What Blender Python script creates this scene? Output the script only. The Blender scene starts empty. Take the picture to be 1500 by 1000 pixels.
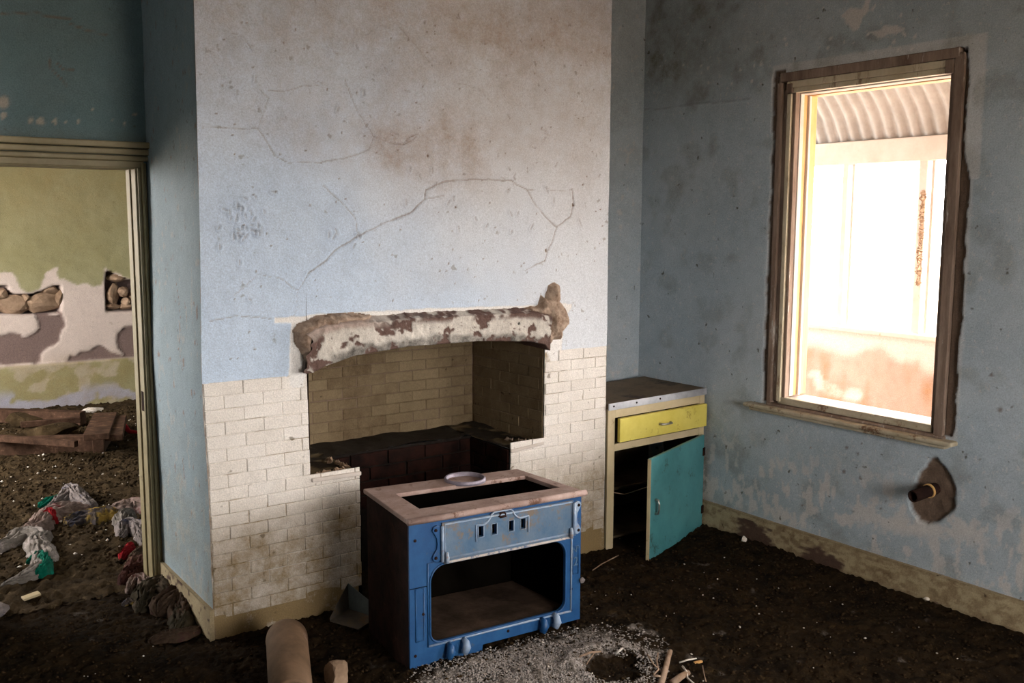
import bpy, bmesh, math, random
import numpy as np
from mathutils import Vector, Matrix
random.seed(7); rng=np.random.default_rng(7)
SC=bpy.context.scene; COL=SC.collection; D=bpy.data

# ------------------------------------------------------------------ camera, sky, light, exposure
FPX,PITCH,YAW,ROLL=1420.0,math.radians(7.15),math.radians(35.6),math.radians(.2)
O=np.array([0,0,1.9])
cp,sp,cy,sy=math.cos(PITCH),math.sin(PITCH),math.cos(YAW),math.sin(YAW)
FW=np.array([sy*cp,cy*cp,-sp]); _r=np.array([cy,-sy,0.]); _u=np.cross(_r,FW)
RT=_r*math.cos(ROLL)+_u*math.sin(ROLL); UP=-_r*math.sin(ROLL)+_u*math.cos(ROLL)
cam=D.objects.new('camera',D.cameras.new('camera')); COL.objects.link(cam)
cam.data.sensor_width=36; cam.data.lens=FPX/1500*36; cam.data.clip_start=.05
cam.matrix_world=Matrix(((RT[0],UP[0],-FW[0],O[0]),(RT[1],UP[1],-FW[1],O[1]),(RT[2],UP[2],-FW[2],O[2]),(0,0,0,1)))
SC.camera=cam
SC.view_settings.view_transform='Standard'; SC.view_settings.look='None'
SC.view_settings.gamma=1; SC.view_settings.use_curve_mapping=False
SC.view_settings.exposure=0.72
SKY=17.0
w=D.worlds.new('sky'); SC.world=w; w.use_nodes=True
nt=w.node_tree; bg=nt.nodes['Background']; bg.inputs[0].default_value=(1.0,.95,.9,1); bg.inputs[1].default_value=SKY
def portal(loc,rot,sx,sy_):
    l=D.lights.new('window_portal','AREA'); l.shape='RECTANGLE'; l.size=sx; l.size_y=sy_
    o=D.objects.new('window_portal',l); COL.objects.link(o); o.location=loc; o.rotation_euler=rot
    l.cycles.is_portal=True
R90=math.pi/2
portal((4.75,3.1,1.78),(0,R90,0),1.95,1.2)          # window on the right, light goes to -x
portal((4.75,.15,1.78),(0,R90,0),1.95,1.3)         # second window of the right wall, out of frame
portal((2.3,-1.68,1.6),(R90,0,0),1.7,1.3)           # unseen window added behind the viewer as fill for the right wall
portal((-1.6,8.2,1.9),(0,-R90,0),1.6,2.4)           # window of the far room

# ------------------------------------------------------------------ helpers
def P(px,py,ax,val):
    d=FW*FPX+RT*(px-750)-UP*(py-500); t=(val-O[ax])/d[ax]; return O+d*t
def hsh(ix,iy,s):
    h=(ix.astype(np.int64)*374761393+iy.astype(np.int64)*668265263+s*2147483647)&0xffffffff
    h=((h^(h>>13))*1274126177)&0xffffffff; h=h^(h>>16)
    return (h&0xffff)/65535.
def vn(x,y,s=0):
    x=np.asarray(x,float); y=np.asarray(y,float)
    ix=np.floor(x); iy=np.floor(y); fx=x-ix; fy=y-iy; fx=fx*fx*(3-2*fx); fy=fy*fy*(3-2*fy)
    a=hsh(ix,iy,s); b=hsh(ix+1,iy,s); c=hsh(ix,iy+1,s); d=hsh(ix+1,iy+1,s)
    return a*(1-fx)*(1-fy)+b*fx*(1-fy)+c*(1-fx)*fy+d*fx*fy
def fbm(x,y,s=0,o=4):
    r=0;a=.5;t=0
    for k in range(o):
        r=r+a*vn(x*2**k+k*17.3,y*2**k-k*9.1,s+k); t+=a; a*=.5
    return r/t                                     # 0..1
def ss(a,b,x):
    t=np.clip((x-a)/(b-a),0,1); return t*t*(3-2*t)
def segd(x,y,a,b):
    ax,ay=a;bx,by=b;dx,dy=bx-ax,by-ay; t=np.clip(((x-ax)*dx+(y-ay)*dy)/(dx*dx+dy*dy+1e-12),0,1)
    return np.hypot(x-ax-t*dx,y-ay-t*dy)
def pold(x,y,pts):
    r=np.full(np.shape(x),9.)
    for a,b in zip(pts[:-1],pts[1:]): r=np.minimum(r,segd(x,y,a,b))
    return r
def sdf(x,y,poly):
    d=pold(x,y,list(poly)+[poly[0]]); ins=np.zeros(np.shape(x),bool); n=len(poly)
    for i in range(n):
        (x1,y1),(x2,y2)=poly[i],poly[(i+1)%n]
        c=((y1>y)!=(y2>y))&(x<(x2-x1)*(y-y1)/((y2-y1) or 1e-9)+x1); ins^=c
    return np.where(ins,-d,d)
ORG={}
def link(o,parent=None):
    COL.objects.link(o)
    if parent is not None: o.parent=parent
    return o
def tag(o,label=None,cat=None,group=None,kind=None):
    for k,v in (('label',label),('category',cat),('group',group),('kind',kind)):
        if v: o[k]=v
    return o
def thing(name,label,cat,loc,group=None):
    o=D.objects.new(name,None); COL.objects.link(o); o.location=loc; o.empty_display_size=.1
    ORG[o.name]=np.array(loc,float); return tag(o,label,cat,group)
def mesh(name,V,F,mat,parent=None,smooth=False,org=None,attrs=None,bevel=0,sub=0):
    V=np.asarray(V,float).reshape(-1,3)
    o0=np.zeros(3)
    if parent is not None: o0=ORG.get(parent.name,o0)
    elif org is not None: o0=np.array(org,float)
    me=D.meshes.new(name)
    V=V-o0
    if isinstance(F,np.ndarray):
        n=len(F);k=F.shape[1]
        me.vertices.add(len(V)); me.vertices.foreach_set('co',V.ravel())
        me.loops.add(n*k); me.loops.foreach_set('vertex_index',F.ravel().astype(np.int32))
        me.polygons.add(n); me.polygons.foreach_set('loop_start',np.arange(0,n*k,k,dtype=np.int32))
        me.polygons.foreach_set('loop_total',np.full(n,k,dtype=np.int32)); me.update(calc_edges=True)
    else: me.from_pydata([tuple(v) for v in V],[],F)
    if attrs:
        for k,v in attrs.items():
            a=me.attributes.new(k,'FLOAT','POINT'); a.data.foreach_set('value',np.asarray(v,np.float32).ravel())
    if smooth: me.polygons.foreach_set('use_smooth',np.ones(len(me.polygons),bool))
    me.materials.append(mat); me.validate()
    o=D.objects.new(name,me); link(o,parent)
    if parent is None and org is not None: o.location=tuple(o0)
    ORG[o.name]=o0
    if bevel:
        m=o.modifiers.new('bevel','BEVEL'); m.width=bevel; m.segments=2; m.limit_method='ANGLE'; m.angle_limit=.6
    if sub:
        m=o.modifiers.new('sub','SUBSURF'); m.levels=m.render_levels=sub
    return o
class MB:
    def __init__(s): s.V=[];s.F=[]
    def hexa(s,c):                                  # 8 corners: bottom ring, top ring
        n=len(s.V); s.V+=[tuple(p) for p in c]
        for f in ((3,2,1,0),(4,5,6,7),(0,1,5,4),(1,2,6,5),(2,3,7,6),(3,0,4,7)): s.F.append([n+i for i in f])
        return s
    def box(s,x0,x1,y0,y1,z0,z1):
        return s.hexa([(x0,y0,z0),(x1,y0,z0),(x1,y1,z0),(x0,y1,z0),(x0,y0,z1),(x1,y0,z1),(x1,y1,z1),(x0,y1,z1)])
    def plank(s,a,b,wd,th,up=(0,0,1)):
        a=np.array(a,float);b=np.array(b,float);d=(b-a)/np.linalg.norm(b-a); u=np.array(up,float)
        r=np.cross(d,u); r/=np.linalg.norm(r); u=np.cross(r,d); r=r*wd/2;u=u*th/2
        return s.hexa([a-r-u,a+r-u,b+r-u,b-r-u,a-r+u,a+r+u,b+r+u,b-r+u])
    def tube(s,pts,rad,n=8,cap=True):
        pts=[np.array(p,float) for p in pts]; m=len(pts); st=len(s.V)
        if not hasattr(rad,'__len__'): rad=[rad]*m
        ref=None
        for i,p in enumerate(pts):
            t=pts[min(i+1,m-1)]-pts[max(i-1,0)]; t/=np.linalg.norm(t)+1e-12
            if ref is None: ref=np.array([0,0,1.]) if abs(t[2])<.9 else np.array([1.,0,0])
            a=np.cross(t,ref); a/=np.linalg.norm(a)+1e-12; b=np.cross(a,t); ref=b
            for k in range(n):
                q=2*math.pi*k/n; s.V.append(tuple(p+rad[i]*(a*math.cos(q)+b*math.sin(q))))
        for i in range(m-1):
            for k in range(n): s.F.append([st+i*n+k,st+i*n+(k+1)%n,st+(i+1)*n+(k+1)%n,st+(i+1)*n+k])
        if cap: s.F.append([st+k for k in range(n)][::-1]); s.F.append([st+(m-1)*n+k for k in range(n)])
        return s
    def lathe(s,c,ax,prof,n=24):                     # prof: (radius, along)
        c=np.array(c,float);ax=np.array(ax,float);ax/=np.linalg.norm(ax)
        a=np.cross(ax,(0,0,1) if abs(ax[2])<.9 else (1,0,0));a/=np.linalg.norm(a);b=np.cross(ax,a);st=len(s.V)
        for r,h in prof:
            for k in range(n):
                q=2*math.pi*k/n; s.V.append(tuple(c+ax*h+r*(a*math.cos(q)+b*math.sin(q))))
        for i in range(len(prof)-1):
            for k in range(n): s.F.append([st+i*n+k,st+(i+1)*n+k,st+(i+1)*n+(k+1)%n,st+i*n+(k+1)%n])
        return s
    def warp(s,f): s.V=[tuple(f(*v)) for v in s.V]; return s
    def build(s,name,mat,parent=None,**k): return mesh(name,s.V,s.F,mat,parent,**k)
def plate(outer,holes,th,name,mat,parent,f,**k):     # flat plate in (a,z) with real holes and thickness, warped by f(a,depth,z)
    bm=bmesh.new(); es=[]
    for lp in [outer]+holes:
        vs=[bm.verts.new((p[0],0,p[1])) for p in lp]
        es+=[bm.edges.new((vs[i],vs[(i+1)%len(vs)])) for i in range(len(vs))]
    bmesh.ops.triangle_fill(bm,use_beauty=True,edges=es,normal=(0,-1,0))
    r=bmesh.ops.extrude_face_region(bm,geom=bm.faces[:])
    for v in r['geom']:
        if isinstance(v,bmesh.types.BMVert): v.co.y+=th
    bmesh.ops.recalc_face_normals(bm,faces=bm.faces[:])
    bm.verts.index_update()
    V=[f(*v.co) for v in bm.verts]; F=[[v.index for v in q.verts] for q in bm.faces]; bm.free()
    return mesh(name,V,F,mat,parent,**k)
def rrect(x0,x1,z0,z1,r,n=6):
    if not hasattr(r,'__len__'): r=[r]*4
    o=[]
    for (cx,cz,q,rr) in ((x1-r[0],z0+r[0],-90,r[0]),(x1-r[1],z1-r[1],0,r[1]),(x0+r[2],z1-r[2],90,r[2]),(x0+r[3],z0+r[3],180,r[3])):
        for k in range(n+1):
            a=math.radians(q+90*k/n); o.append((cx+rr*math.cos(a),cz+rr*math.sin(a)))
    return o
def grid(name,Or,U,V,N,su,sv,res,fn,mat,parent=None,smooth=True,**k):
    Or=np.array(Or,float);U=np.array(U,float);V=np.array(V,float);N=np.array(N,float)
    nu=max(2,int(su/res)+1);nv=max(2,int(sv/res)+1)
    u=np.linspace(0,su,nu);v=np.linspace(0,sv,nv);uu,vv=np.meshgrid(u,v)
    r=fn(uu,vv); disp=r.get('disp',0*uu); du=r.get('du',0*uu)
    pts=Or+uu[...,None]*U+vv[...,None]*V+disp[...,None]*N+du[...,None]*U
    idx=np.arange(nu*nv).reshape(nv,nu)
    F=np.stack([idx[:-1,:-1],idx[:-1,1:],idx[1:,1:],idx[1:,:-1]],-1).reshape(-1,4)
    if 'keep' in r:
        kk=r['keep']; c=(kk[:-1,:-1].astype(int)+kk[:-1,1:]+kk[1:,1:]+kk[1:,:-1])>=3
        F=F[c.ravel()]
    if np.dot(np.cross(U,V),N)<0: F=F[:,::-1]
    at={a:r[a] for a in ('bare','deep','dirt_shade','white') if a in r}
    for a in ('bare','deep','dirt_shade','white'): at.setdefault(a,0*uu)
    used=np.unique(F); rm=np.full(nu*nv,-1); rm[used]=np.arange(len(used))
    return mesh(name,pts.reshape(-1,3)[used],rm[F],mat,parent,smooth=smooth,attrs={a:v_.ravel()[used] for a,v_ in at.items()},**k)

# ------------------------------------------------------------------ materials
def M(name): 
    m=D.materials.new(name); m.use_nodes=True; return m,m.node_tree.nodes,m.node_tree.links,m.node_tree.nodes['Principled BSDF']
def nz(N,L,scale,detail=4,rough=.6,vec=None):
    n=N.new('ShaderNodeTexNoise'); n.inputs['Scale'].default_value=scale; n.inputs['Detail'].default_value=detail; n.inputs['Roughness'].default_value=rough
    if vec: L.new(vec,n.inputs['Vector'])
    return n.outputs['Fac']
def ramp(N,L,f,stops):
    n=N.new('ShaderNodeValToRGB'); L.new(f,n.inputs[0]); e=n.color_ramp.elements
    while len(e)<len(stops): e.new(.5)
    for q,(p,c) in zip(e,stops): q.position=p; q.color=(*c,1) if len(c)==3 else c
    return n.outputs[0]
def mix(N,L,f,a,b,bt='MIX'):
    n=N.new('ShaderNodeMix'); n.data_type='RGBA'; n.blend_type=bt; n.clamp_factor=True
    for s,v in ((0,f),(6,a),(7,b)):
        if isinstance(v,(int,float)): n.inputs[s].default_value=v
        elif isinstance(v,(tuple,list)): n.inputs[s].default_value=(*v,1)
        else: L.new(v,n.inputs[s])
    return n.outputs[2]
def mth(N,L,op,a,b=None,cl=False):
    n=N.new('ShaderNodeMath'); n.operation=op; n.use_clamp=cl
    for i,v in enumerate((a,b)):
        if v is None: continue
        if isinstance(v,(int,float)): n.inputs[i].default_value=v
        else: L.new(v,n.inputs[i])
    return n.outputs[0]
def bump(N,L,b,h,st,dist=.01,prev=None):
    n=N.new('ShaderNodeBump'); n.inputs['Strength'].default_value=st; n.inputs['Distance'].default_value=dist; L.new(h,n.inputs['Height'])
    if prev: L.new(prev,n.inputs['Normal'])
    L.new(n.outputs[0],b.inputs['Normal']); return n.outputs[0]
def pos(N): return N.new('ShaderNodeNewGeometry').outputs['Position']
def att(N,a):
    n=N.new('ShaderNodeAttribute'); n.attribute_name=a; return n.outputs['Fac']
BX=(0.2,.145,.105)
def plaster(name,c1,c2,bare=(.62,.58,.53),deep=(.22,.15,.11),dirt_shade=(.17,.12,.065),white=(.74,.71,.68),speck=.62,grime=.5,rough=.75,bst=.35):
    m,N,L,b=M(name); p=pos(N)
    c=ramp(N,L,nz(N,L,1.7,5,.65,p),[(.3,c1),(.7,c2)])
    c=mix(N,L,ramp(N,L,nz(N,L,9,6,.75,p),[(.45,(0,0,0)),(.8,(.5,.5,.5))]),c,[q*.72 for q in c1])
    sp=ramp(N,L,nz(N,L,38,3,.7,p),[(speck,(0,0,0)),(speck+.06,(1,1,1))])      # flecks of worn paint
    c=mix(N,L,mth(N,L,'MULTIPLY',sp,.45),c,bare)
    c=mix(N,L,att(N,'bare'),c,mix(N,L,nz(N,L,25,5,.7,p),bare,[q*.75 for q in bare]))
    c=mix(N,L,att(N,'white'),c,white)
    g=mth(N,L,'MULTIPLY',att(N,'dirt_shade'),ramp(N,L,nz(N,L,7,7,.8,p),[(.3,(.25,.25,.25)),(.65,(1,1,1))]),True)
    c=mix(N,L,g,c,dirt_shade)
    ds=ramp(N,L,nz(N,L,21,2,.5,p),[(.70,(0,0,0)),(.76,(1,1,1))])              # fly spots and mould
    c=mix(N,L,mth(N,L,'MULTIPLY',ds,grime),c,[q*.5 for q in dirt_shade])
    c=mix(N,L,att(N,'deep'),c,mix(N,L,nz(N,L,60,5,.7,p),[q*.55 for q in deep],[min(1,q*1.35) for q in deep]))
    gr=nz(N,L,150,2,.9,p); c=mix(N,L,1.0,c,ramp(N,L,gr,[(.30,(.80,.80,.80)),(.70,(1.16,1.16,1.16))]),'MULTIPLY')
    L.new(c,b.inputs['Base Color']); b.inputs['Roughness'].default_value=rough; b.inputs['Specular IOR Level'].default_value=.25
    h=mth(N,L,'ADD',nz(N,L,14,6,.7,p),mth(N,L,'MULTIPLY',nz(N,L,130,3,.6,p),.5))
    h=mth(N,L,'ADD',h,mth(N,L,'MULTIPLY',mth(N,L,'MULTIPLY',att(N,'deep'),nz(N,L,90,5,.7,p)),2.0))
    bump(N,L,b,h,bst,.012); return m
def surf(name,c1,c2,scale=8,rough=.7,metal=0,bst=.25,bs=40,c3=None,t3=.6,s3=5,lo=.35,hi=.65,stretch=None,coord='Object'):
    m,N,L,b=M(name)
    p=pos(N) if coord=='pos' else N.new('ShaderNodeTexCoord').outputs['Object']
    if stretch:
        mp=N.new('ShaderNodeMapping'); mp.inputs['Scale'].default_value=stretch; L.new(p,mp.inputs[0]); p=mp.outputs[0]
    c=ramp(N,L,nz(N,L,scale,6,.7,p),[(lo,c1),(hi,c2)])
    if c3: c=mix(N,L,ramp(N,L,nz(N,L,s3,7,.78,p),[(t3-.04,(0,0,0)),(t3+.04,(1,1,1))]),c,c3)
    L.new(c,b.inputs['Base Color']); b.inputs['Roughness'].default_value=rough; b.inputs['Metallic'].default_value=metal
    if rough>=.85: b.inputs['Specular IOR Level'].default_value=.08
    if bst: bump(N,L,b,nz(N,L,bs,5,.7,p),bst,.006)
    return m
MAT={}
MAT['blue']=plaster('chimney blue plaster',(.48,.58,.72),(.56,.65,.77),bare=(.66,.62,.58),dirt_shade=(.30,.20,.12),speck=.72,grime=.45,bst=.3)
MAT['blue_wall']=plaster('wall blue plaster',(.37,.44,.49),(.47,.52,.56),bare=(.64,.61,.58),dirt_shade=(.13,.11,.06),deep=(.15,.10,.07),speck=.60,grime=.8)
MAT['teal_wall']=plaster('door wall teal plaster',(.14,.235,.26),(.20,.30,.335),bare=(.55,.5,.44),speck=.70,grime=.5)
MAT['blue_side']=plaster('chimney side plaster',(.28,.37,.43),(.35,.44,.50),bare=(.55,.52,.48),dirt_shade=(.24,.21,.12),deep=(.3,.17,.1),speck=.68,grime=.5)
MAT['far']=plaster('far room plaster',(.27,.245,.12),(.33,.31,.18),bare=(.64,.53,.47),deep=(.19,.13,.115),dirt_shade=(.26,.17,.05),white=(.38,.38,.47),speck=.75,grime=.25)
MAT['brick']=plaster('cream painted brick',(.74,.68,.62),(.82,.77,.72),bare=(.66,.53,.40),dirt_shade=(.24,.165,.075),speck=.72,grime=.7,rough=.55)
MAT['brick_inner']=plaster('smoked cream brick',(.23,.17,.095),(.30,.225,.13),bare=(.26,.17,.09),dirt_shade=(.09,.055,.025),speck=.72,grime=.9,rough=.8)
MAT['board']=plaster('cream baseboard paint',(.42,.34,.20),(.52,.43,.27),bare=(.3,.2,.12),dirt_shade=(.16,.10,.05),deep=(.09,.05,.035),speck=.62,grime=.9)
MAT['lintel']=plaster('lintel flaking paint',(.52,.47,.41),(.66,.61,.55),bare=(.42,.32,.27),deep=(.13,.075,.06),dirt_shade=(.03,.025,.02),speck=.62,grime=.9)
MAT['mortar']=surf('crumbling mortar',(.20,.13,.09),(.46,.35,.27),18,.95,bst=.8,bs=70,coord='pos')
MAT['outwall']=plaster('verandah wall plaster',(.38,.27,.21),(.46,.35,.29),bare=(.64,.58,.53),dirt_shade=(.34,.17,.07),speck=.8,grime=.1)
MAT['ceil']=surf('ceiling boards',(.3,.27,.22),(.4,.36,.3),3,.9)
MAT['blank']=surf('unseen plaster',(.42,.47,.50),(.5,.54,.56),3,.9)
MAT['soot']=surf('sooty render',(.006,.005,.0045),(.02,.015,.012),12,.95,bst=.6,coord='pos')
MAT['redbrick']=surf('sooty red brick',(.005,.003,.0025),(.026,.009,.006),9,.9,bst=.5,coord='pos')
MAT['doorpaint']=surf('olive cream door paint',(.24,.19,.095),(.34,.28,.155),5,.5,c3=(.14,.11,.06),t3=.66,coord='pos',bst=.15)
MAT['winwood']=surf('weathered brown window wood',(.15,.10,.075),(.30,.22,.17),14,.85,c3=(.5,.45,.4),t3=.62,s3=16,stretch=(1,1,.18),coord='pos',bst=.5)
MAT['wincream']=surf('cream window paint',(.46,.38,.25),(.62,.53,.38),6,.55,c3=(.24,.15,.09),t3=.6,s3=9,stretch=(1,1,.25),coord='pos')
MAT['winorange']=surf('ochre stained window paint',(.5,.24,.06),(.66,.40,.16),6,.6,stretch=(1,1,.2),coord='pos')
MAT['sill']=surf('dirty cream sill paint',(.36,.30,.20),(.52,.45,.33),6,.7,c3=(.15,.075,.035),t3=.58,s3=7,coord='pos')
MAT['outwhite']=surf('white verandah paint',(.50,.43,.37),(.58,.51,.46),6,.7,c3=(.42,.20,.08),t3=.66,s3=5,coord='pos')
MAT['iron']=surf('galvanised roofing iron',(.27,.25,.23),(.36,.34,.32),5,.6,metal=.0,c3=(.26,.16,.10),t3=.70,s3=4,coord='pos',bst=.1)
MAT['ground']=surf('dry ground',(.38,.31,.25),(.46,.39,.32),1,.95)
MAT['enamel']=surf('blue stove enamel',(.008,.055,.17),(.018,.09,.23),7,.42,bst=.12,bs=30,c3=(.10,.10,.11),t3=.63,s3=11)
MAT['enamel_light']=surf('dusty blue enamel',(.045,.11,.20),(.12,.17,.23),6,.5,bst=.3,c3=(.17,.13,.10),t3=.56,s3=9)
MAT['worn']=surf('worn blue enamel edge',(.18,.27,.42),(.34,.40,.48),14,.4,bst=.2,c3=(.3,.22,.17),t3=.6,s3=20)
MAT['rust']=surf('rusty stove side',(.011,.006,.005),(.034,.016,.012),9,.87,bst=.4,c3=(.08,.035,.022),t3=.64,s3=8)
MAT['rusttop']=surf('dusty rusty cast iron',(.27,.17,.14),(.42,.30,.26),10,.75,bst=.4,bs=90,c3=(.13,.06,.035),t3=.6,s3=9)
MAT['floorplate']=surf('sooty dusty plate',(.03,.02,.013),(.08,.05,.035),8,.9,bst=.4)
MAT['dust']=surf('pale dust line',(.45,.38,.34),(.58,.52,.48),12,.9,bst=.3,c3=(.12,.16,.25),t3=.56,s3=30)
MAT['ringmetal']=surf('pale flue collar',(.22,.18,.22),(.42,.38,.45),14,.5,metal=.3,bst=.3)
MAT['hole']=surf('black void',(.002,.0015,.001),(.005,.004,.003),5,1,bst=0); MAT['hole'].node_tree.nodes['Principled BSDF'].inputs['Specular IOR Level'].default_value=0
MAT['cabinet']=surf('cream cabinet paint',(.48,.38,.22),(.60,.49,.31),5,.55,c3=(.26,.18,.09),t3=.66,s3=12,bst=.12)
MAT['worktop']=surf('grimy brown worktop',(.11,.07,.035),(.24,.16,.085),5,.7,bst=.3,c3=(.04,.024,.012),t3=.55,s3=2.5)
MAT['alu']=surf('metal edge strip',(.42,.42,.45),(.6,.6,.63),12,.4,metal=.6,bst=.1,c3=(.15,.11,.07),t3=.68,s3=20)
MAT['yellow']=surf('yellow drawer paint',(.62,.50,.07),(.74,.63,.14),4,.45,c3=(.40,.26,.04),t3=.62,s3=11,bst=.12)
MAT['teal']=surf('teal door paint',(.05,.20,.215),(.085,.29,.31),3.5,.4,c3=(.03,.09,.08),t3=.62,s3=9,bst=.12)
MAT['chrome']=surf('dull chrome',(.4,.38,.35),(.6,.58,.55),12,.3,metal=.9,bst=.1)
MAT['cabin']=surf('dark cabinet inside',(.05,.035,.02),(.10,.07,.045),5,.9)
MAT['darkwood']=surf('old floor joist wood',(.03,.016,.010),(.10,.055,.035),9,.85,stretch=(1,1,1),c3=(.20,.12,.08),t3=.62,s3=9)
MAT['soil']=surf('dark soil',(.006,.0035,.0015),(.026,.015,.006),6,1,bst=1,bs=60,c3=(.05,.031,.013),t3=.62,s3=14,coord='pos')
def addwhite(m,c1,c2):
    N,L=m.node_tree.nodes,m.node_tree.links; b=N['Principled BSDF']; old=b.inputs['Base Color'].links[0].from_socket
    L.new(mix(N,L,att(N,'white'),old,ramp(N,L,nz(N,L,90,4,.7,pos(N)),[(.35,c1),(.62,c2)])),b.inputs['Base Color'])
addwhite(MAT['soil'],(.04,.03,.022),(.33,.285,.25))
MAT['clod']=surf('dark crumbs of soil',(.012,.007,.003),(.045,.027,.013),20,1,bst=0,coord='pos')
MAT['gravel']=surf('pale gravel',(.16,.13,.11),(.50,.45,.42),60,.95,bst=0,coord='pos',lo=.3,hi=.7)
MAT['fleck']=surf('pale flecks',(.5,.42,.34),(.75,.7,.65),60,.9,bst=0,coord='pos')
MAT['terracotta']=surf('dirty terracotta',(.12,.07,.035),(.21,.12,.065),7,.8,bst=.3,c3=(.33,.21,.17),t3=.64,s3=5)
MAT['stone']=surf('brown stone',(.17,.11,.07),(.36,.25,.17),6,.95,bst=.8,bs=20)
MAT['twig']=surf('dry twig',(.20,.12,.07),(.42,.30,.22),12,.9)
MAT['tinblue']=surf('blue grey tin',(.07,.085,.085),(.12,.14,.14),9,.6,bst=.3)
MAT['tin']=surf('dirty tin',(.06,.055,.045),(.13,.11,.085),9,.6,metal=.2,c3=(.16,.10,.05),t3=.6,s3=10)
def cloth(name,a,b,c,t=.58): return surf(name,a,b,9,.95,bst=.5,bs=60,c3=c,t3=t,s3=7)
MAT['c_pink']=cloth('faded pink floral cloth',(.12,.085,.07),(.26,.19,.17),(.16,.04,.04),.62)
MAT['c_grey']=cloth('grey striped cloth',(.11,.095,.08),(.25,.22,.20),(.36,.31,.29))
MAT['c_green']=cloth('green cloth',(.0,.08,.05),(.01,.15,.10),(.02,.1,.07))
MAT['c_red']=cloth('red cloth',(.16,.01,.012),(.30,.015,.02),(.2,.01,.01))
MAT['c_brown']=cloth('brown dirty blanket',(.03,.018,.012),(.085,.055,.036),(.06,.03,.026))
MAT['c_olive']=cloth('olive dirty blanket',(.02,.016,.01),(.05,.04,.025),(.07,.05,.035))
MAT['c_rust']=cloth('dark red brown cloth',(.03,.011,.009),(.08,.032,.025),(.12,.07,.05))
MAT['c_multi']=cloth('mustard and navy patterned cloth',(.03,.03,.045),(.10,.07,.035),(.26,.17,.04),.54)
MAT['c_white']=cloth('dirty white cloth',(.12,.10,.095),(.25,.215,.205),(.06,.06,.10),.62)

# ------------------------------------------------------------------ structure
YF=4.21; XR=4.461; YD=5.0; ZC=3.55; YA=4.765; XL=1.365; XQ=3.69; ZT=1.18
FP=lambda px,py:(lambda p:(p[0],p[2]))(P(px,py,1,YF))
RP=lambda px,py:(lambda p:(p[1],p[2]))(P(px,py,0,XR))
# chimney breast front
cr=[[(452,400),(480,380),(492,366),(524,346),(568,324),(600,312),(622,292),(624,278),(640,270),(660,264),(708,262),(748,265),(772,278),(784,300),(816,334),(836,316),(840,296),(838,276)],
 [(816,334),(808,356),(800,372),(798,382),(768,396)],[(524,346),(520,320),(500,296),(472,272)],
 [(294,186),(320,187),(376,189),(394,212),(400,228),(420,237),(468,238),(504,232),(540,219),(547,200),(524,164),(504,116)],
 [(376,189),(391,144),(378,130)],[(391,133),(412,134),(440,127),(470,124)],[(336,49),(352,53),(366,72)],[(534,52),(560,37),(576,44)],
 [(547,200),(576,210),(592,212),(610,200)],[(345,432),(378,402),(410,407),(438,425),(452,400)],[(622,292),(650,286)],[(585,40),(606,62),(620,80),(630,92)],
 [(660,118),(700,130),(720,150)],[(772,278),(800,280),(838,278)],[(310,470),(350,462),(400,468)],[(438,425),(434,436),(437,450),(433,462)],[(590,212),(600,200),(612,196)]]
cr=[[FP(*p) for p in c] for c in cr]; crw=[.0045,.004,.003,.0028,.002,.0025,.003,.002,.003,.0025,.003,.0025,.002,.0025,.003,.002,.003]
small=[]
for (cx,cyy,sx,sy2,n) in ((365,320,40,45,34),(500,345,40,18,6),(700,290,130,60,16),(480,120,170,100,14),(780,230,80,160,14),(420,470,100,30,6)):
    for k in range(n):
        x=cx+random.gauss(0,.5)*sx; y=cyy+random.gauss(0,.5)*sy2; a=random.choice([1.57,1.2,2.0,.4]); l=random.uniform(3,9)
        small.append([FP(x,y),FP(x+l*math.cos(a),y+l*math.sin(a))])
holes=[(800,367,.011),(741,110,.006),(668,304,.007),(657,386,.006),(854,270,.007),(860,258,.005),(840,300,.012),(342,226,.007),(626,228,.010),(610,150,.006),(799,132,.005),(853,148,.007),(783,108,.005),(455,100,.006),(470,238,.006),(496,262,.005),(575,197,.004),(420,350,.006),(710,352,.005),(880,307,.005)]
stn=[(660,235,190,75,1.0),(560,200,110,50,.6),(480,190,90,30,.4),(730,60,240,60,.55),(850,120,60,130,.5),(560,30,260,50,.5),(640,400,60,30,.4),(840,300,40,40,.5)]
holeL=[FP(404,466),FP(432,464),FP(480,459),FP(620,452),FP(772,447),FP(838,444),FP(838,451),FP(824,470),FP(823,520),FP(816,531),FP(808,531),FP(800,515),FP(620,470),FP(452,540),FP(446,566),FP(437,570),FP(428,566),FP(425,556),FP(428,474),FP(404,473)]
def face_shift(z): return -.012*np.exp(-((z-1.18)/.35)**2)+.012*np.clip((z-1.6)/1.2,0,1)
ARX=np.array([1.839,1.90,2.06,2.36,2.77,3.10,3.20,3.233]); ARZ=np.array([1.19,1.215,1.255,1.277,1.275,1.25,1.225,1.19])
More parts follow.
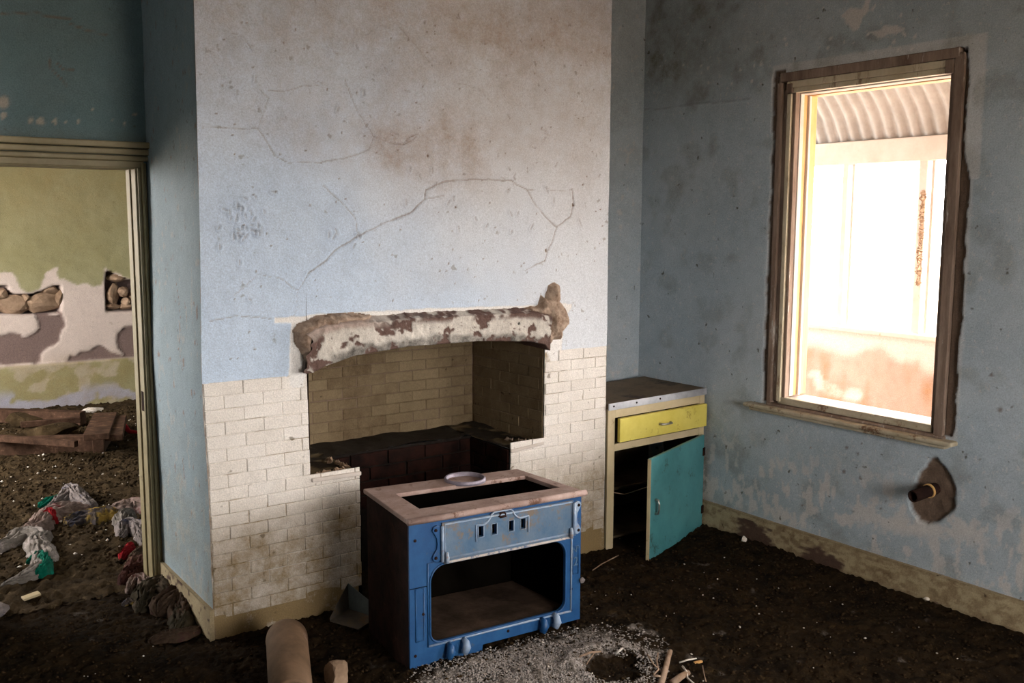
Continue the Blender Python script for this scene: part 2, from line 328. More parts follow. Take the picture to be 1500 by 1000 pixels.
def f_face(u,v):
    x=u+1.352; z=v
    wx=x+.012*(fbm(x*22,z*22,3)-.5); wz=z+.012*(fbm(x*22,z*22,9)-.5)
    disp=.012*(fbm(x*1.6,z*1.6,5)-.5)+.004*(fbm(x*7,z*7,6)-.5); bare=0*x; deep=0*x
    for c,w_ in zip(cr,crw):
        d=pold(wx,wz,c); k=np.exp(-(d/w_)**2)*(.65+.95*vn(x*25,z*25,8)); disp=disp-k*.004+np.exp(-((d-w_*2.2)/(w_*1.5))**2)*.0018
        deep=np.maximum(deep,np.clip(k*1.1-.35,0,.6)*(w_/.0045)**.7)
    for c in small:
        d=pold(wx,wz,c); k=np.exp(-(d/.0035)**2); disp=disp-k*.005+np.exp(-((d-.008)/.005)**2)*.0035; deep=np.maximum(deep,k*.42)
    for (px,py,r) in holes:
        hx,hz=FP(px,py); d=np.hypot((x-hx)*1.2,z-hz)+.006*(vn(x*90,z*90,2)-.5); k=ss(r,r*.5,d); disp-=k*.007; deep=np.maximum(deep,k)
    for k in range(120):
        hx=random.uniform(1.4,3.66);hz=random.uniform(1.25,2.85); d=np.hypot(x-hx,z-hz); deep=np.maximum(deep,ss(.0055,.003,d)*.8)
    dirt_shade=0*x
    for (px,py,a,b,s) in stn:
        hx,hz=FP(px,py); q=((x-hx)/(a/320.))**2+((z-hz)/(b/320.))**2; dirt_shade=dirt_shade+s*np.exp(-q*.8)*.62*(fbm(x*3,z*3,11)*1.6-.2)
    dirt_shade=np.clip(dirt_shade,0,.6)+(.38+.12*fbm(x*2,z*2,19))*ss(1.9,2.85,z)  # blotches, plus a browner tone rising towards the top
    s=sdf(wx,wz,holeL); white=ss(.004,-.003,s); disp=disp-.003*white; white=np.maximum(white,.55*ss(2.1,3.3,x+.35*(z-1.6)+.8*(fbm(x*2.2,z*2.2,33)-.5))); white=white*(1-.5*ss(2.0,2.8,z))
    blue_end=ZT
    arch=np.interp(x,ARX,ARZ)
    keep=~((x>1.839)&(x<3.233)&(z<arch+.06)&(z>.66)) & ~((x>2.10)&(x<3.003)&(z<.70))
    white=np.clip(white,0,1)
    return dict(disp=disp,bare=bare,deep=deep,dirt_shade=dirt_shade,white=white,keep=keep,du=face_shift(z)*np.clip((2.2-x)/.8,0,1))
def f_up(u,v):
    r=f_face(u,v+ZT-.004); return r
chim=grid('wall_chimney',(1.352,YF,ZT-.004),(1,0,0),(0,0,1),(0,-1,0),XQ-1.352,ZC-ZT,.0058,f_up,MAT['blue'])
tag(chim,kind='structure')
# rendered backing behind the painted bricks (joints show this)
def f_low(u,v):
    x=u+1.352;z=v
    s=sdf(x+.01*(fbm(x*22,z*22,3)-.5),z,holeL)
    keep=~((x>1.839)&(x<3.233)&(z>.66)) & ~((x>2.09)&(x<3.01)&(z<.7))
    n=fbm(x*5,z*5,31)
    return dict(disp=.004*(fbm(x*9,z*9,7)-.5)-.001+.006*ss(.15,.10,z)*(n),keep=keep,dirt_shade=(.10+.9*ss(.45,.62,fbm(x*7,z*9,35))+.4*ss(.8,.2,z)+1.1*ss(.28,.10,z))*(1-ss(.002,-.003,s)),bare=0*x,deep=ss(1.3585,1.3555,x)*ss(.3,.55,vn(z*30,z*0,4))*.8,white=ss(.002,-.003,s),du=face_shift(z)*np.clip((2.2-x)/.8,0,1))  # backing darkens with the bricks: grime and painted shade near the floor
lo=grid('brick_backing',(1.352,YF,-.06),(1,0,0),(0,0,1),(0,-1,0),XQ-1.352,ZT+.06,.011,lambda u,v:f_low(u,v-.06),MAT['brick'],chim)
def brick_field(Or,U,V,N,rows,pitch,mat,length=.18,proud=.0032,gap=.0016,parent=chim,jit=.0012,attr=None,inner=False,clipfn=None,name='brick'):
    Or,U,V,N=[np.array(a,float) for a in (Or,U,V,N)]; cnt=0
    for ri,(v0,v1,segs,off) in enumerate(rows):
        for (a,b) in segs:
            k=math.floor((a-off)/length)
            while off+k*length<b-.012:
                s=max(a,off+k*length); e=min(b,off+(k+1)*length); k+=1
                if e-s<.02: continue
                if clipfn and not clipfn(s,e,v0,v1): continue
                j=lambda:random.uniform(-jit,jit)
                gx_=gap*random.choice((.5,.8,1,1.3)); s0,e0,z0,z1=s+gx_+j(),e-gx_+j(),v0+gap*random.choice((.4,.8,1.1))+j(),v1-gap*random.choice((.4,.8,1.1))+j(); c=.0028; pr=proud+random.uniform(-.0015,.0015)
                V_=[]
                for (q,d) in ((0,-.006),(0,pr-.0025),(c,pr)):
                    for (uu,vv) in ((s0+q,z0+q),(e0-q,z0+q),(e0-q,z1-q),(s0+q,z1-q)): V_.append(Or+U*(uu+ (face_shift(vv)*max(0,min(1,(2.2-uu)/.8)) if attr else 0))+V*vv+N*(d+random.uniform(-.0004,.0004)))
                F=[]
                for t in (0,4):
                    for i in range(4): F.append([t+i,t+(i+1)%4,t+4+(i+1)%4,t+4+i])
                F.append([8,9,10,11])
                if np.dot(np.cross(U,V),N)<0: F=[f[::-1] for f in F]
                dz=np.array([p[2] for p in V_]); dxx=np.array([p[0] for p in V_])
                low_grime_shade=ss(.68,.30,dz)*(.5+.6*vn(dxx*3+9,dz*3,4))  # low on the piers: grime together with shade painted into the colour
                mesh(name,V_,F,mat,parent,attrs={'bare':np.full(12,random.uniform(0,.12)),'deep':np.zeros(12),'dirt_shade':np.clip((random.uniform(.02,.12)+low_grime_shade*1.55) if attr else random.uniform(.05,.3)+(.75*np.exp(-((np.mean(dxx)-2.42)/.22)**2)+.5*np.exp(-((np.mean(dxx)-3.2)/.2)**2))*inner,0,1)*np.ones(12),'white':np.zeros(12)}); cnt+=1
    return cnt
PITCH_B=.0605; NR=18
rows=[]
for i in range(NR):
    z1=ZT-i*PITCH_B; z0=z1-PITCH_B
    top=z0>.655
    if i==0: L_=[(1.356,1.735)]; R_=[(3.335,XQ-.002)]
    else: L_=[(1.356,1.839 if top else 2.098)]; R_=[(3.233 if top else 3.005,XQ-.002)]
    rows.append((z0,z1,L_+R_,1.352+(.09 if i%2 else 0)))
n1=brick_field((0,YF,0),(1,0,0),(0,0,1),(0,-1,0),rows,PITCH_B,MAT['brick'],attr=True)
# reveals of the opening (cream), left side, right side and alcove side of the breast
mb=MB(); mb.box(1.839-.001,1.842,YF+.002,4.9,.66,1.6)
def quad(name,a,b,c,d,mat,parent=None,**k): return mesh(name,[a,b,c,d],[[0,1,2,3]],mat,parent,**k)
def f_in(u,v):
    return dict(disp=.003*(fbm(u*9,v*9,7)-.5),dirt_shade=0*u+1,deep=.75*ss(.3,.6,fbm(u*5,v*8,2)))
YB=4.90
grid('fireplace_back',(1.84,YB,.60),(1,0,0),(0,0,1),(0,-1,0),1.39,1.1,.02,f_in,MAT['brick_inner'],chim)
grid('fireplace_side',(3.232,YF+.001,.60),(-.02/.69,1,0),(0,0,1),(-1,0,0),.69,1.1,.02,f_in,MAT['brick_inner'],chim)
grid('fireplace_side',(1.84,YB,.60),(0,-1,0),(0,0,1),(1,0,0),.69,1.1,.04,f_in,MAT['brick_inner'],chim)
rows=[]
for i in range(14):
    z0=.66+i*PITCH_B; rows.append((z0,z0+PITCH_B,[(1.845,3.210)],1.80+(.09 if i%2 else 0)))
n2=brick_field((0,YB,0),(1,0,0),(0,0,1),(0,-1,0),rows,PITCH_B,MAT['brick_inner'],inner=True,gap=.0026)
rows=[(a,b,[(.006,.68)],(.09 if i%2 else 0)-.05) for i,(a,b,_,_) in enumerate(rows)]
n3=brick_field((3.232,YF+.001,0),(-.02/.69,1,0),(0,0,1),(-1,0,0),rows,PITCH_B,MAT['brick_inner'],inner=True)
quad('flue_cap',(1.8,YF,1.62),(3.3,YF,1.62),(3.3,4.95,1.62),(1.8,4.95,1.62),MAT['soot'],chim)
# hob ledges around the sunken fire recess
YH=4.60
def f_ledge(u,v):
    n=fbm(u*14,v*14,21); return dict(disp=.012*n+.02*ss(.3,.6,v)*n, deep=ss(.35,.55,n)*1.0,dirt_shade=0*u+.8)
MAT['hobtop']=plaster('dirty hob top',(.22,.16,.08),(.32,.25,.14),bare=(.4,.33,.22),deep=(.025,.018,.012),dirt_shade=(.08,.055,.03),speck=.6,grime=1)
grid('hob_top',(1.84,YF-.004,.664),(1,0,0),(0,1,0),(0,0,1),.262,YB-YF,.012,f_ledge,MAT['hobtop'],chim)
grid('hob_top',(3.003,YF-.004,.655),(1,0,0),(0,1,0),(0,0,1),.23,YB-YF,.012,f_ledge,MAT['hobtop'],chim)
grid('hob_top',(2.10,YH,.652),(1,0,0),(0,1,0),(0,0,1),.905,YB-YH,.014,lambda u,v:dict(disp=.03*fbm(u*9,v*9,5),deep=0*u+1),MAT['hobtop'],chim)
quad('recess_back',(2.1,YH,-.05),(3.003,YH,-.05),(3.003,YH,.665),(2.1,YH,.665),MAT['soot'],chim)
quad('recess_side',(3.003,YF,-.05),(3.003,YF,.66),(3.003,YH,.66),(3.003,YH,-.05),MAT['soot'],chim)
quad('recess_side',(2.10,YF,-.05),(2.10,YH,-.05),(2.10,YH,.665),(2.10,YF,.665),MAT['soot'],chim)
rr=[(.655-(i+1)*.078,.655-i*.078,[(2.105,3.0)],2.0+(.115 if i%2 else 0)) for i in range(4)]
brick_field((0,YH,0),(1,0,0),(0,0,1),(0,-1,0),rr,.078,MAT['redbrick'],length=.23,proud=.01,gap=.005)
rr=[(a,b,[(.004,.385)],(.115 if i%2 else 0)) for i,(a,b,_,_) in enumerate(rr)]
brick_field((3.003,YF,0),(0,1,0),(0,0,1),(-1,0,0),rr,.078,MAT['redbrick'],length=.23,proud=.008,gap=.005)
# chipped plaster lip on the hob edges
def crumbs(name,pts,mat,parent,r=(.006,.016),n=40,seed=3):
    rs=random.Random(seed); mb=MB()
    for k in range(n):
        t=rs.random()*(len(pts)-1); i=int(t); p=np.array(pts[i])*(1-t+i)+np.array(pts[i+1])*(t-i)
        s=rs.uniform(*r); q=[p+np.array([rs.uniform(-1,1)*s for _ in range(3)])*.6+np.array(o)*s for o in ((1,0,0),(-1,0,0),(0,1,0),(0,-1,0),(0,0,1),(0,0,-1))]
        b=len(mb.V); mb.V+=[tuple(v) for v in q]
        for f in ((0,2,4),(2,1,4),(1,3,4),(3,0,4),(2,0,5),(1,2,5),(3,1,5),(0,3,5)): mb.F.append([b+j for j in f])
    o=mb.build(name,mat,parent); o['kind']='stuff'; return o
crumbs('loose_mortar',[(1.85,4.22,.68),(2.08,4.3,.68),(2.05,4.5,.68)],MAT['stone'],chim,n=50)
crumbs('loose_mortar',[(3.02,4.22,.668),(3.22,4.22,.672),(3.1,4.4,.67)],MAT['mortar'],chim,n=40,seed=9)
mbp=MB(); mbp.plank((1.842,YF-.006,.668),(2.10,YF-.006,.664),.016,.02); mbp.build('hob_lip',MAT['outwhite'],chim,bevel=.004)
mbp=MB(); mbp.plank((3.003,YF-.004,.648),(3.233,YF-.004,.664),.012,.018); mbp.build('hob_lip',MAT['outwhite'],chim,bevel=.004)

# curved mantel lintel, broken: profile swept along x
def lintel():
    xs=np.linspace(1.80,3.235,260); rows_=[]
    T=np.interp(xs,[1.80,1.86,1.99,2.18,2.36,2.77,3.07,3.235],[1.405,1.43,1.447,1.436,1.441,1.437,1.433,1.41])
    B=np.interp(xs,ARX,ARZ); B[xs<1.839]=1.19
    prof=[]
    K=46
    for k in range(K):
        s=k/(K-1)
        if s<.18: t=s/.18; y=YF+.006-t*.075; zf=1-.16*t; kind='top'
        elif s<.72: t=(s-.18)/.54; y=YF-.069+.012*t; zf=.84-.84*t+.0; kind='face'
        else: t=(s-.72)/.28; y=YF-.057+.24*t; zf=-.02*0+0*t; kind='soff'
        prof.append((s,y,zf,kind))
    V=[];bare=[];deep=[];dirt_shade=[];
    for j,(s,y,zf,kind) in enumerate(prof):
        z=B+(T-B)*zf
        n=fbm(xs*16,z*16+y*16,41); n2=fbm(xs*45,z*45+y*30,42); n3=fbm(xs*9,z*13,44)
        endL=np.exp(-((xs-1.80)/.07)**2); endR=np.exp(-((xs-3.235)/.09)**2)
        yy=y-.014*(n-.5)-.010*(n2-.5)
        chip=ss(.55,.60,n3+.34*(n2-.5)+.16*(n-.5)+ .26*endL+.22*endR + (.16*ss(.3,.6,n) if False else 0))
        topmask=1.0 if kind=='top' else (np.clip(1-(s-.18)/.10,0,1) if kind=='face' else 0)
        tm=topmask*ss(.52,.35,(xs-2.15)/1.0+.5*0) if kind!='soff' else 0*xs
        if kind=='face': yy=yy+chip*.007
        top_edge=ss(.62,.8,zf) if kind=='face' else (1. if kind=='top' else 0.)
        rough_top=top_edge*ss(2.35,2.05,xs) 
        dk=chip*(1-rough_top)+ (top_edge*ss(.42,.55,n)*ss(2.1,2.5,xs))
        V.append(np.stack([xs+.006*(n2-.5)+.10*(fbm(xs*0+z*26,z*0+y*20,48)-.35)*endL**2,yy,z+.010*(n2-.5)*(kind!='soff')],-1)); bare.append(np.clip(rough_top+0*xs,0,1)); deep.append(np.clip(dk,0,1))
        low=1-zf if kind=='face' else (1. if kind=='soff' else 0.)
        dirt_shade.append(np.clip(ss(.66,.93,low+.30*(n-.5))*1.5*ss(1.86,2.05,xs)+0*xs,0,1))
    V=np.array(V); nv,nu=V.shape[:2]; idx=np.arange(nu*nv).reshape(nv,nu)
    F=np.stack([idx[:-1,:-1],idx[1:,:-1],idx[1:,1:],idx[:-1,1:]],-1).reshape(-1,4)
    o=mesh('lintel',V.reshape(-1,3),F,MAT['lintel'],chim,smooth=True,attrs={'bare':np.array(bare).ravel(),'deep':np.array(deep).ravel(),'dirt_shade':np.array(dirt_shade).ravel(),'white':np.zeros(nu*nv)})
    o['label']='curved mantel lintel with flaking white paint over brown'
lintel()
def relief(name,poly,Or,U,V,N,h,fall,mat,parent,seed=1,res=.005,rough=.5,**k):
    poly=[tuple(p) for p in poly]; xs=[p[0] for p in poly];zs=[p[1] for p in poly]; x0,z0=min(xs)-.02,min(zs)-.02
    def fn(u,v):
        x=u+x0;z=v+z0; s=sdf(x+.016*(fbm(x*30,z*30,seed)-.5),z+.016*(fbm(x*30,z*30,seed+5)-.5),poly)
        n=fbm(x*22,z*22,seed+9)*.6+fbm(x*60,z*60,seed+3)*.4
        d=h*(1-np.exp(-np.maximum(-s,0)/fall))*(1-rough+2*rough*n)-.002
        return dict(disp=d,keep=s<.004)
    U=np.array(U,float);V=np.array(V,float)
    return grid(name,np.array(Or)+U*x0+V*z0,U,V,N,max(xs)-x0+.02,max(zs)-z0+.02,res,fn,mat,parent,**k)
sp=[FP(*p) for p in [(762,452),(786,447),(790,430),(797,436),(803,417),(812,413),(819,418),(820,440),(829,455),(833,472),(824,486),(822,497),(808,498),(800,508),(790,497),(798,475),(780,460)]]
o=relief('broken_mortar',sp,(0,YF,0),(1,0,0),(0,0,1),(0,-1,0),.055,.02,MAT['mortar'],chim,seed=4); o['label']='jagged spike of broken mortar at the right end of the lintel'
sp=[FP(*p) for p in [(430,484),(438,474),(462,463),(500,458),(545,461),(538,470),(500,478),(470,490),(455,500),(456,520),(452,545),(444,520),(437,512),(432,500)]]
o=relief('broken_mortar',sp,(0,YF,0),(1,0,0),(0,0,1),(0,-1,0),.062,.016,MAT['mortar'],chim,seed=14,rough=.3); o['label']='rough pinkish mortar clump at the left end of the lintel'
sp=[FP(*p) for p in [(446,512),(458,508),(470,516),(470,535),(454,545),(447,540)]]
# left side of chimney breast
def f_side(u,v):
    y=YF+u; z=v
    n=fbm(y*4,z*4,61); bare=ss(.70,.75,fbm(y*24,z*17,62)+.10*ss(.9,.3,z))*.7; c=pold(y+.01*(n-.5),z,[(4.75,2.0),(4.72,1.85),(4.74,1.75)])
    edge=ss(.012,.002,u)*ss(.4,.6,vn(z*14,z*0,5)); deep=edge*.8+ss(.0035,.001,pold(y+.02*(fbm(y*9,z*9,3)-.5),z,[(4.55,1.6),(4.5,1.45),(4.53,1.3),(4.47,1.2)]))*.7
    deep=np.maximum(deep,ss(.76,.80,fbm(y*30,z*17,66))*.6)
    return dict(disp=.012*(fbm(y*2,z*1.4,63)-.5)*ss(0,.1,u)+.004*(fbm(y*12,z*9,64)-.5)*ss(0,.04,u),du=0*u,bare=np.maximum(bare,edge*.5)*.6,deep=deep,dirt_shade=.35*ss(1.2,.3,z)*ss(.25,.5,n)+.12)
def side_fn(u,v): return f_side(u,v)
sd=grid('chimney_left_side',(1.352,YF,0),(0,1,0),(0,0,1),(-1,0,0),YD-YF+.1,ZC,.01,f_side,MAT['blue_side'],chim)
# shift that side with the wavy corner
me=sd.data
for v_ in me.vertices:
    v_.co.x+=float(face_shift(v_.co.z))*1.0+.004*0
quad('alcove_return',(XQ,YF,0),(XQ,YA+.1,0),(XQ,YA+.1,ZC),(XQ,YF,ZC),MAT['blue_wall'],chim)
quad('chimney_body',(1.36,YD+.06,0),(XQ,YD+.06,0),(XQ,YD+.06,ZC),(1.36,YD+.06,ZC),MAT['blank'],chim)
# door wall
def f_door(u,v):
    x=-2.2+u; z=v
    keep=~((x>.42)&(x<1.325)&(z<2.19)); b=0*x
    for (px,py,r) in ((5,150,.03),(60,178,.02),(45,176,.012),(80,178,.01),(96,180,.01),(137,160,.010),(115,178,.01),(147,190,.009),(180,175,.008),(197,168,.012),(182,182,.008),(165,178,.006),(5,170,.016),(110,186,.007)):
        p=P(px,py,1,YD); d=np.hypot(x-p[0],z-p[2])+.02*(fbm(x*45,z*45,3)-.5); b=np.maximum(b,ss(r,r*.7,d))
    cc=[[(0,20),(55,19),(70,24),(102,27)],[(102,35),(130,45),(157,51)],[(72,85),(75,100),(90,115),(98,125)],[(84,92),(95,103),(107,102)]]
    deep=0*x
    for c in cc:
        c=[(lambda p:(p[0],p[2]))(P(a,q,1,YD)) for a,q in c]; deep=np.maximum(deep,np.exp(-(pold(x+.02*(fbm(x*15,z*15,4)-.5),z,c)/.004)**2)*.7)
    return dict(disp=.008*(fbm(x*3,z*3,4)-.5)-.003*b-.003*deep,keep=keep,bare=b,deep=deep,dirt_shade=.25*fbm(x*2,z*2,8)+.4*ss(2.34,2.27,z)*fbm(x*9,z*9,8))
tag(grid('wall_door',(-2.2,YD,0),(1,0,0),(0,0,1),(0,-1,0),3.66,ZC,.011,f_door,MAT['teal_wall']),kind='structure')
# alcove back
def f_alc(u,v):
    return dict(disp=.008*(fbm(u*4,v*3,14)-.5),dirt_shade=.25*ss(1.6,2.4,v)+.1,bare=ss(.74,.78,fbm(u*20,v*20,15))*.6)
tag(grid('wall_alcove',(XQ,YA,0),(1,0,0),(0,0,1),(0,-1,0),XR-XQ+.02,ZC,.012,f_alc,MAT['blue_wall']),kind='structure')
# right wall with window hole
WY0,WY1,WZ0,WZ1=2.575,3.672,.835,2.705
vent=[RP(*p) for p in [(1362,672),(1372,673),(1380,683),(1390,698),(1398,718),(1397,738),(1388,752),(1375,763),(1358,766),(1345,763),(1334,745),(1330,730),(1336,720),(1342,702),(1347,690),(1355,684)]]
pl=[RP(*p) for p in [(1232,22),(1245,12),(1262,12),(1268,2),(1276,0),(1272,14),(1262,26),(1258,42),(1250,45),(1240,32)]]
pl2=[RP(*p) for p in [(1268,48),(1285,44),(1300,38),(1325,38),(1318,46),(1300,52),(1290,58),(1280,52)]]
cR=[RP(*p) for p in [(945,160),(985,158),(1010,153),(1045,151),(1100,145)]]
rsp=[(RP(random.uniform(955,1110),random.uniform(50,125)),random.uniform(.004,.012)) for _ in range(26)]+[(RP(1115,94),.014),(RP(1150,57),.014),(RP(1152,66),.012),(RP(1213,70),.012)]+[(RP(random.uniform(1200,1340),random.uniform(5,80)),random.uniform(.006,.014)) for _ in range(22)]
brown=[(RP(*p),r) for p,r in [((1464,600),.016),((1482,597),.007),((1452,549),.009),((1165,690),.008),((1240,655),.013),((1255,665),.011),((1236,690),.012),((1215,735),.012),((1298,735),.013),((1250,750),.012),((1175,740),.010),((1262,650),.009),((1435,672),.010),((1300,640),.008),((1260,700),.009),((1290,745),.012),((1252,725),.008),((1415,665),.009),((1187,656),.009)]]
def f_right(u,v):
    y=4.80-u; z=v
    n=fbm(y*16,z*16,71); wy=y+.03*(n-.5); wz=z+.03*(fbm(y*16,z*16,72)-.5)
    dx=np.maximum(np.maximum(WY0-wy,wy-WY1),np.maximum(WZ0-wz,wz-WZ1))      # distance outside the frame rectangle
    right=(y<WY0+.05); left=(y>WY1-.05)
    brk=np.where(left,.030,np.where(right,.012+.04*ss(2.25,2.1,z),.0)); brk=np.where((z<WZ0+.02),0,brk)
    deep=ss(brk+.004,brk-.002,dx)*(dx<.1); deep=np.where(brk<.001,0,deep)
    dy=np.maximum(np.maximum(2.475+.03*ss(2.2,.9,z)-y,y-3.715),z-2.765)
    white=ss(.006,-.004,dy+.01*(n-.5))*(z>WZ0-.02)*.5
    white=np.where((y<WY0+.02)&(z<2.1),white*ss(2.49,2.51,y)*.8,white); white=np.where((y>WY1-.02)&(z<2.6),white*ss(3.725,3.70,y+.03*(n-.5))*.7,white)
    keep=~((y>WY0)&(y<WY1)&(z>WZ0)&(z<WZ1))
    s=sdf(wy,wz,vent); vd=ss(.006,-.006,s); deep=np.maximum(deep,vd)
    disp=.010*(fbm(y*2.2,z*2.2,73)-.5)+.003*(fbm(y*13,z*13,74)-.5)-.022*vd*(.4+.9*fbm(y*20,z*20,75))-.015*deep*(1-vd)
    bare=np.maximum(ss(.004,-.004,sdf(wy,wz,pl)),ss(.004,-.004,sdf(wy,wz,pl2)))
    for (c,r) in rsp: bare=np.maximum(bare,ss(r,r*.6,np.hypot(y-c[0],z-c[1])+.012*(fbm(y*60,z*60,5)-.5)))
    # worn band low on the wall
    band=ss(.75,.4,z)*ss(.10,.2,z); q=fbm(y*26,z*14,77)
    bare=np.maximum(bare,ss(.62,.68,q+.10*band-.02)*band*.85)
    a,b=RP(1335,770); bl=np.exp(-(((y-a)/.5)**2+((z-b+.1*(y-a))/.07)**2)); bare=np.maximum(bare,ss(.5,.62,fbm(y*30,z*30,78)*.6+bl*.45)*bl)
    d=pold(y,z+.012*(fbm(y*20,z*0,6)-.5),cR); disp+=.006*np.exp(-(d/.008)**2); deep=np.maximum(deep,np.exp(-((d)/.003)**2)*.35)
    dk=0*y
    for (c,r) in brown: dk=np.maximum(dk,ss(r,r*.3,np.hypot(y-c[0],z-c[1])+.018*(fbm(y*50,z*50,6)-.5)))
    deep=np.maximum(deep,dk*.75)
    p1=P(1010,55,0,XR); dirt_shade=.30*ss(2.2,3.0,z)+.35*np.exp(-(((y-4.45)/.5)**2+((z-2.95)/.3)**2))+.25*ss(.9,.5,z)*fbm(y*5,z*5,79)+.25*np.exp(-(((y-4.3)/.4)**2+((z-2.1)/.3)**2))*fbm(y*5,z*5,12)
    dirt_shade+=.5*np.exp(-((y-4.13)/.035)**2)*ss(.95,.6,z)
    return dict(disp=disp,keep=keep,deep=deep,bare=bare,white=np.clip(white*(1-deep),0,1),dirt_shade=np.clip((dirt_shade+.35*ss(.55,.75,fbm(y*6,z*6,81)))*(1-.8*np.clip(bare,0,1)),0,1))
tag(grid('wall_right',(XR,4.80,0),(0,-1,0),(0,0,1),(-1,0,0),3.4,ZC,.0095,f_right,MAT['blue_wall']),kind='structure')
tag(quad('wall_right',(XR,1.41,0),(XR,1.41,ZC),(XR,.8,ZC),(XR,.8,0),MAT['blue_wall']),kind='structure')
for (a_,b_,c_,d_) in ((.8,-1.7,0,.83),(.8,-1.7,2.73,ZC),(-.5,-1.7,.83,2.73)): tag(quad('wall_right',(XR,a_,c_),(XR,a_,d_),(XR,b_,d_),(XR,b_,c_),MAT['blue_wall']),kind='structure')
# outer skin of the right wall so that it has thickness
ow=MB()
for (y0,y1,z0,z1) in ((.8,WY0,-.3,ZC),(-1.7,-.5,-.3,ZC),(-.5,.8,-.3,.83),(-.5,.8,2.73,ZC),(WY1,5.1,-.3,ZC),(WY0,WY1,-.3,WZ0),(WY0,WY1,WZ1,ZC)): ow.box(XR+.03,XR+.235,y0,y1,z0,z1)
tag(ow.build('wall_outer_right',MAT['outwall'],attrs={a:np.zeros(56) for a in ('bare','deep','dirt_shade','white')}),kind='structure')
# rear and left walls (unseen), the rear window opening added for fill light
def holed(name,axis,val,a0,a1,hole,mat):
    mb=MB(); h0,h1,z0,z1=hole; e=.12*(1 if val>0 else -1)
    for (p,q,r,s) in ((a0,h0,-.1,ZC),(h1,a1,-.1,ZC),(h0,h1,-.1,z0),(h0,h1,z1,ZC)):
        if axis==0: mb.box(min(val,val+e),max(val,val+e),p,q,r,s)
        else: mb.box(p,q,min(val,val+e),max(val,val+e),r,s)
    return tag(mb.build(name,mat),kind='structure')
holed('wall_back',1,-1.6,-2.3,XR+.05,(1.65,2.95,.8,2.4),MAT['blank'])
holed('wall_left',0,-2.2,-1.7,5.05,(.8,.81,1.1,1.11),MAT['blank'])
cm=MB().box(-2.35,XR+.2,-1.75,5.2,ZC,ZC+.1); tag(cm.build('ceiling',MAT['ceil']),kind='structure')
# baseboards
def f_bb(u,v):
    y=4.15-u; n=fbm(y*9,v*26,91); n2=fbm(y*30,v*50,92)
    q1=np.exp(-(((y-3.72)/.17)**2)) ; q2=np.exp(-(((y-3.30)/.16)**2)); dk=ss(.50,.60,n*.75+.42*np.maximum(q1*ss(.15,.1,v),q2*ss(.13,.02,v))-.06)
    return dict(disp=.004*(n-.5)-.004*dk,deep=dk,dirt_shade=np.clip(.35+.7*ss(.35,.65,n2)+.5*ss(.02,0,v)+.5*ss(.135,.145,v),0,1))
bb=grid('baseboard_right',(XR-.022,4.15,-.05),(0,-1,0),(0,0,1),(-1,0,0),2.9,.20,.008,lambda u,v:f_bb(u,v-.05),MAT['board']); tag(bb,kind='structure')
g=MB().box(XR-.0215,XR+.01,1.25,4.15,.12,.149); g.build('top_edge',MAT['board'],bb,attrs={a:np.zeros(8)+(.7 if a=='dirt_shade' else 0) for a in ('bare','deep','dirt_shade','white')})
bc=grid('baseboard_chimney',(1.352-.020,YF-.004,-.06),(0,1,0),(0,0,1),(-1,0,0),YD-YF,.205,.01,lambda u,v:dict(disp=.003*(fbm(u*12,v*30,3)-.5),deep=ss(.62,.7,fbm(u*20,v*30,95)),dirt_shade=.35+.3*fbm(u*8,v*8,9)),MAT['board']); tag(bc,kind='structure'); MB().box(1.3325,1.3535,YF-.007,YF+.004,-.06,.143).build('end_cap',MAT['board'],bc,attrs={a:np.zeros(8)+(.5 if a=='dirt_shade' else 0) for a in ('bare','deep','dirt_shade','white')})
g=MB().box(1.333,1.356,YF-.005,YD,.12,.144); g.build('top_edge',MAT['board'],bc,attrs={a:np.zeros(8)+(.7 if a=='dirt_shade' else 0) for a in ('bare','deep','dirt_shade','white')})

# ------------------------------------------------------------------ floors
def fz(x,y):
    x=np.asarray(x,float);y=np.asarray(y,float)
    z=.02*(fbm(x*1.8,y*1.8,101)-.5)+.012*(fbm(x*9,y*9,102)-.5)-.04*np.exp(-(((x-3.75)/.45)**2+((y-4.1)/.35)**2))
    m=np.exp(-(((x-2.35)/.62)**2+((y-3.0)/.28)**2)*1.2)
    z=z+.055*m+.03*np.exp(-(((x-2.0)/.25)**2+((y-3.33)/.15)**2))
    z=z+.02*np.exp(-((np.hypot((x-2.60),(y-2.92)*1.05)-.17+.05*(fbm(x*12,y*12,7)-.5))/.05)**2)-.02*np.exp(-(np.hypot(x-2.60,(y-2.92))/.12)**2)
    z=z*ss(5.3,4.9,y)+(1-ss(5.3,4.9,y))*.05*(fbm(x*2.2,y*2.2,105)-.5)
    return z
def f_floor(x0,y0,am):
    def fn(u,v):
        x=x0+u;y=y0+v; q=np.exp(-(((x-2.35)/.62)**2+((y-3.05)/.30)**2)*1.3)-.9*np.exp(-(np.hypot(x-2.60,(y-2.92))/.13)**2)-.6*((y>3.42)&(x>1.9)&(x<2.83)); return dict(white=ss(.30,.62,q+1.2*(fbm(x*11,y*11,107)-.5)),disp=fz(x,y)+am*(fbm(x*30,y*30,103,3)-.5)+am*.6*(vn(x*75,y*75,104)-.5))
    return fn
fl=tag(grid('floor',(-.4,1.9,0),(1,0,0),(0,1,0),(0,0,1),XR+.4,3.15,.0105,f_floor(-.4,1.9,.022),MAT['soil']),kind='structure')
tag(grid('floor',(-2.3,-1.7,0),(1,0,0),(0,1,0),(0,0,1),XR+2.35,3.62,.06,f_floor(-2.3,-1.7,.02),MAT['soil']),kind='structure')
tag(grid('floor',(-2.3,1.86,0),(1,0,0),(0,1,0),(0,0,1),1.93,3.2,.05,f_floor(-2.3,1.86,.02),MAT['soil']),kind='structure')
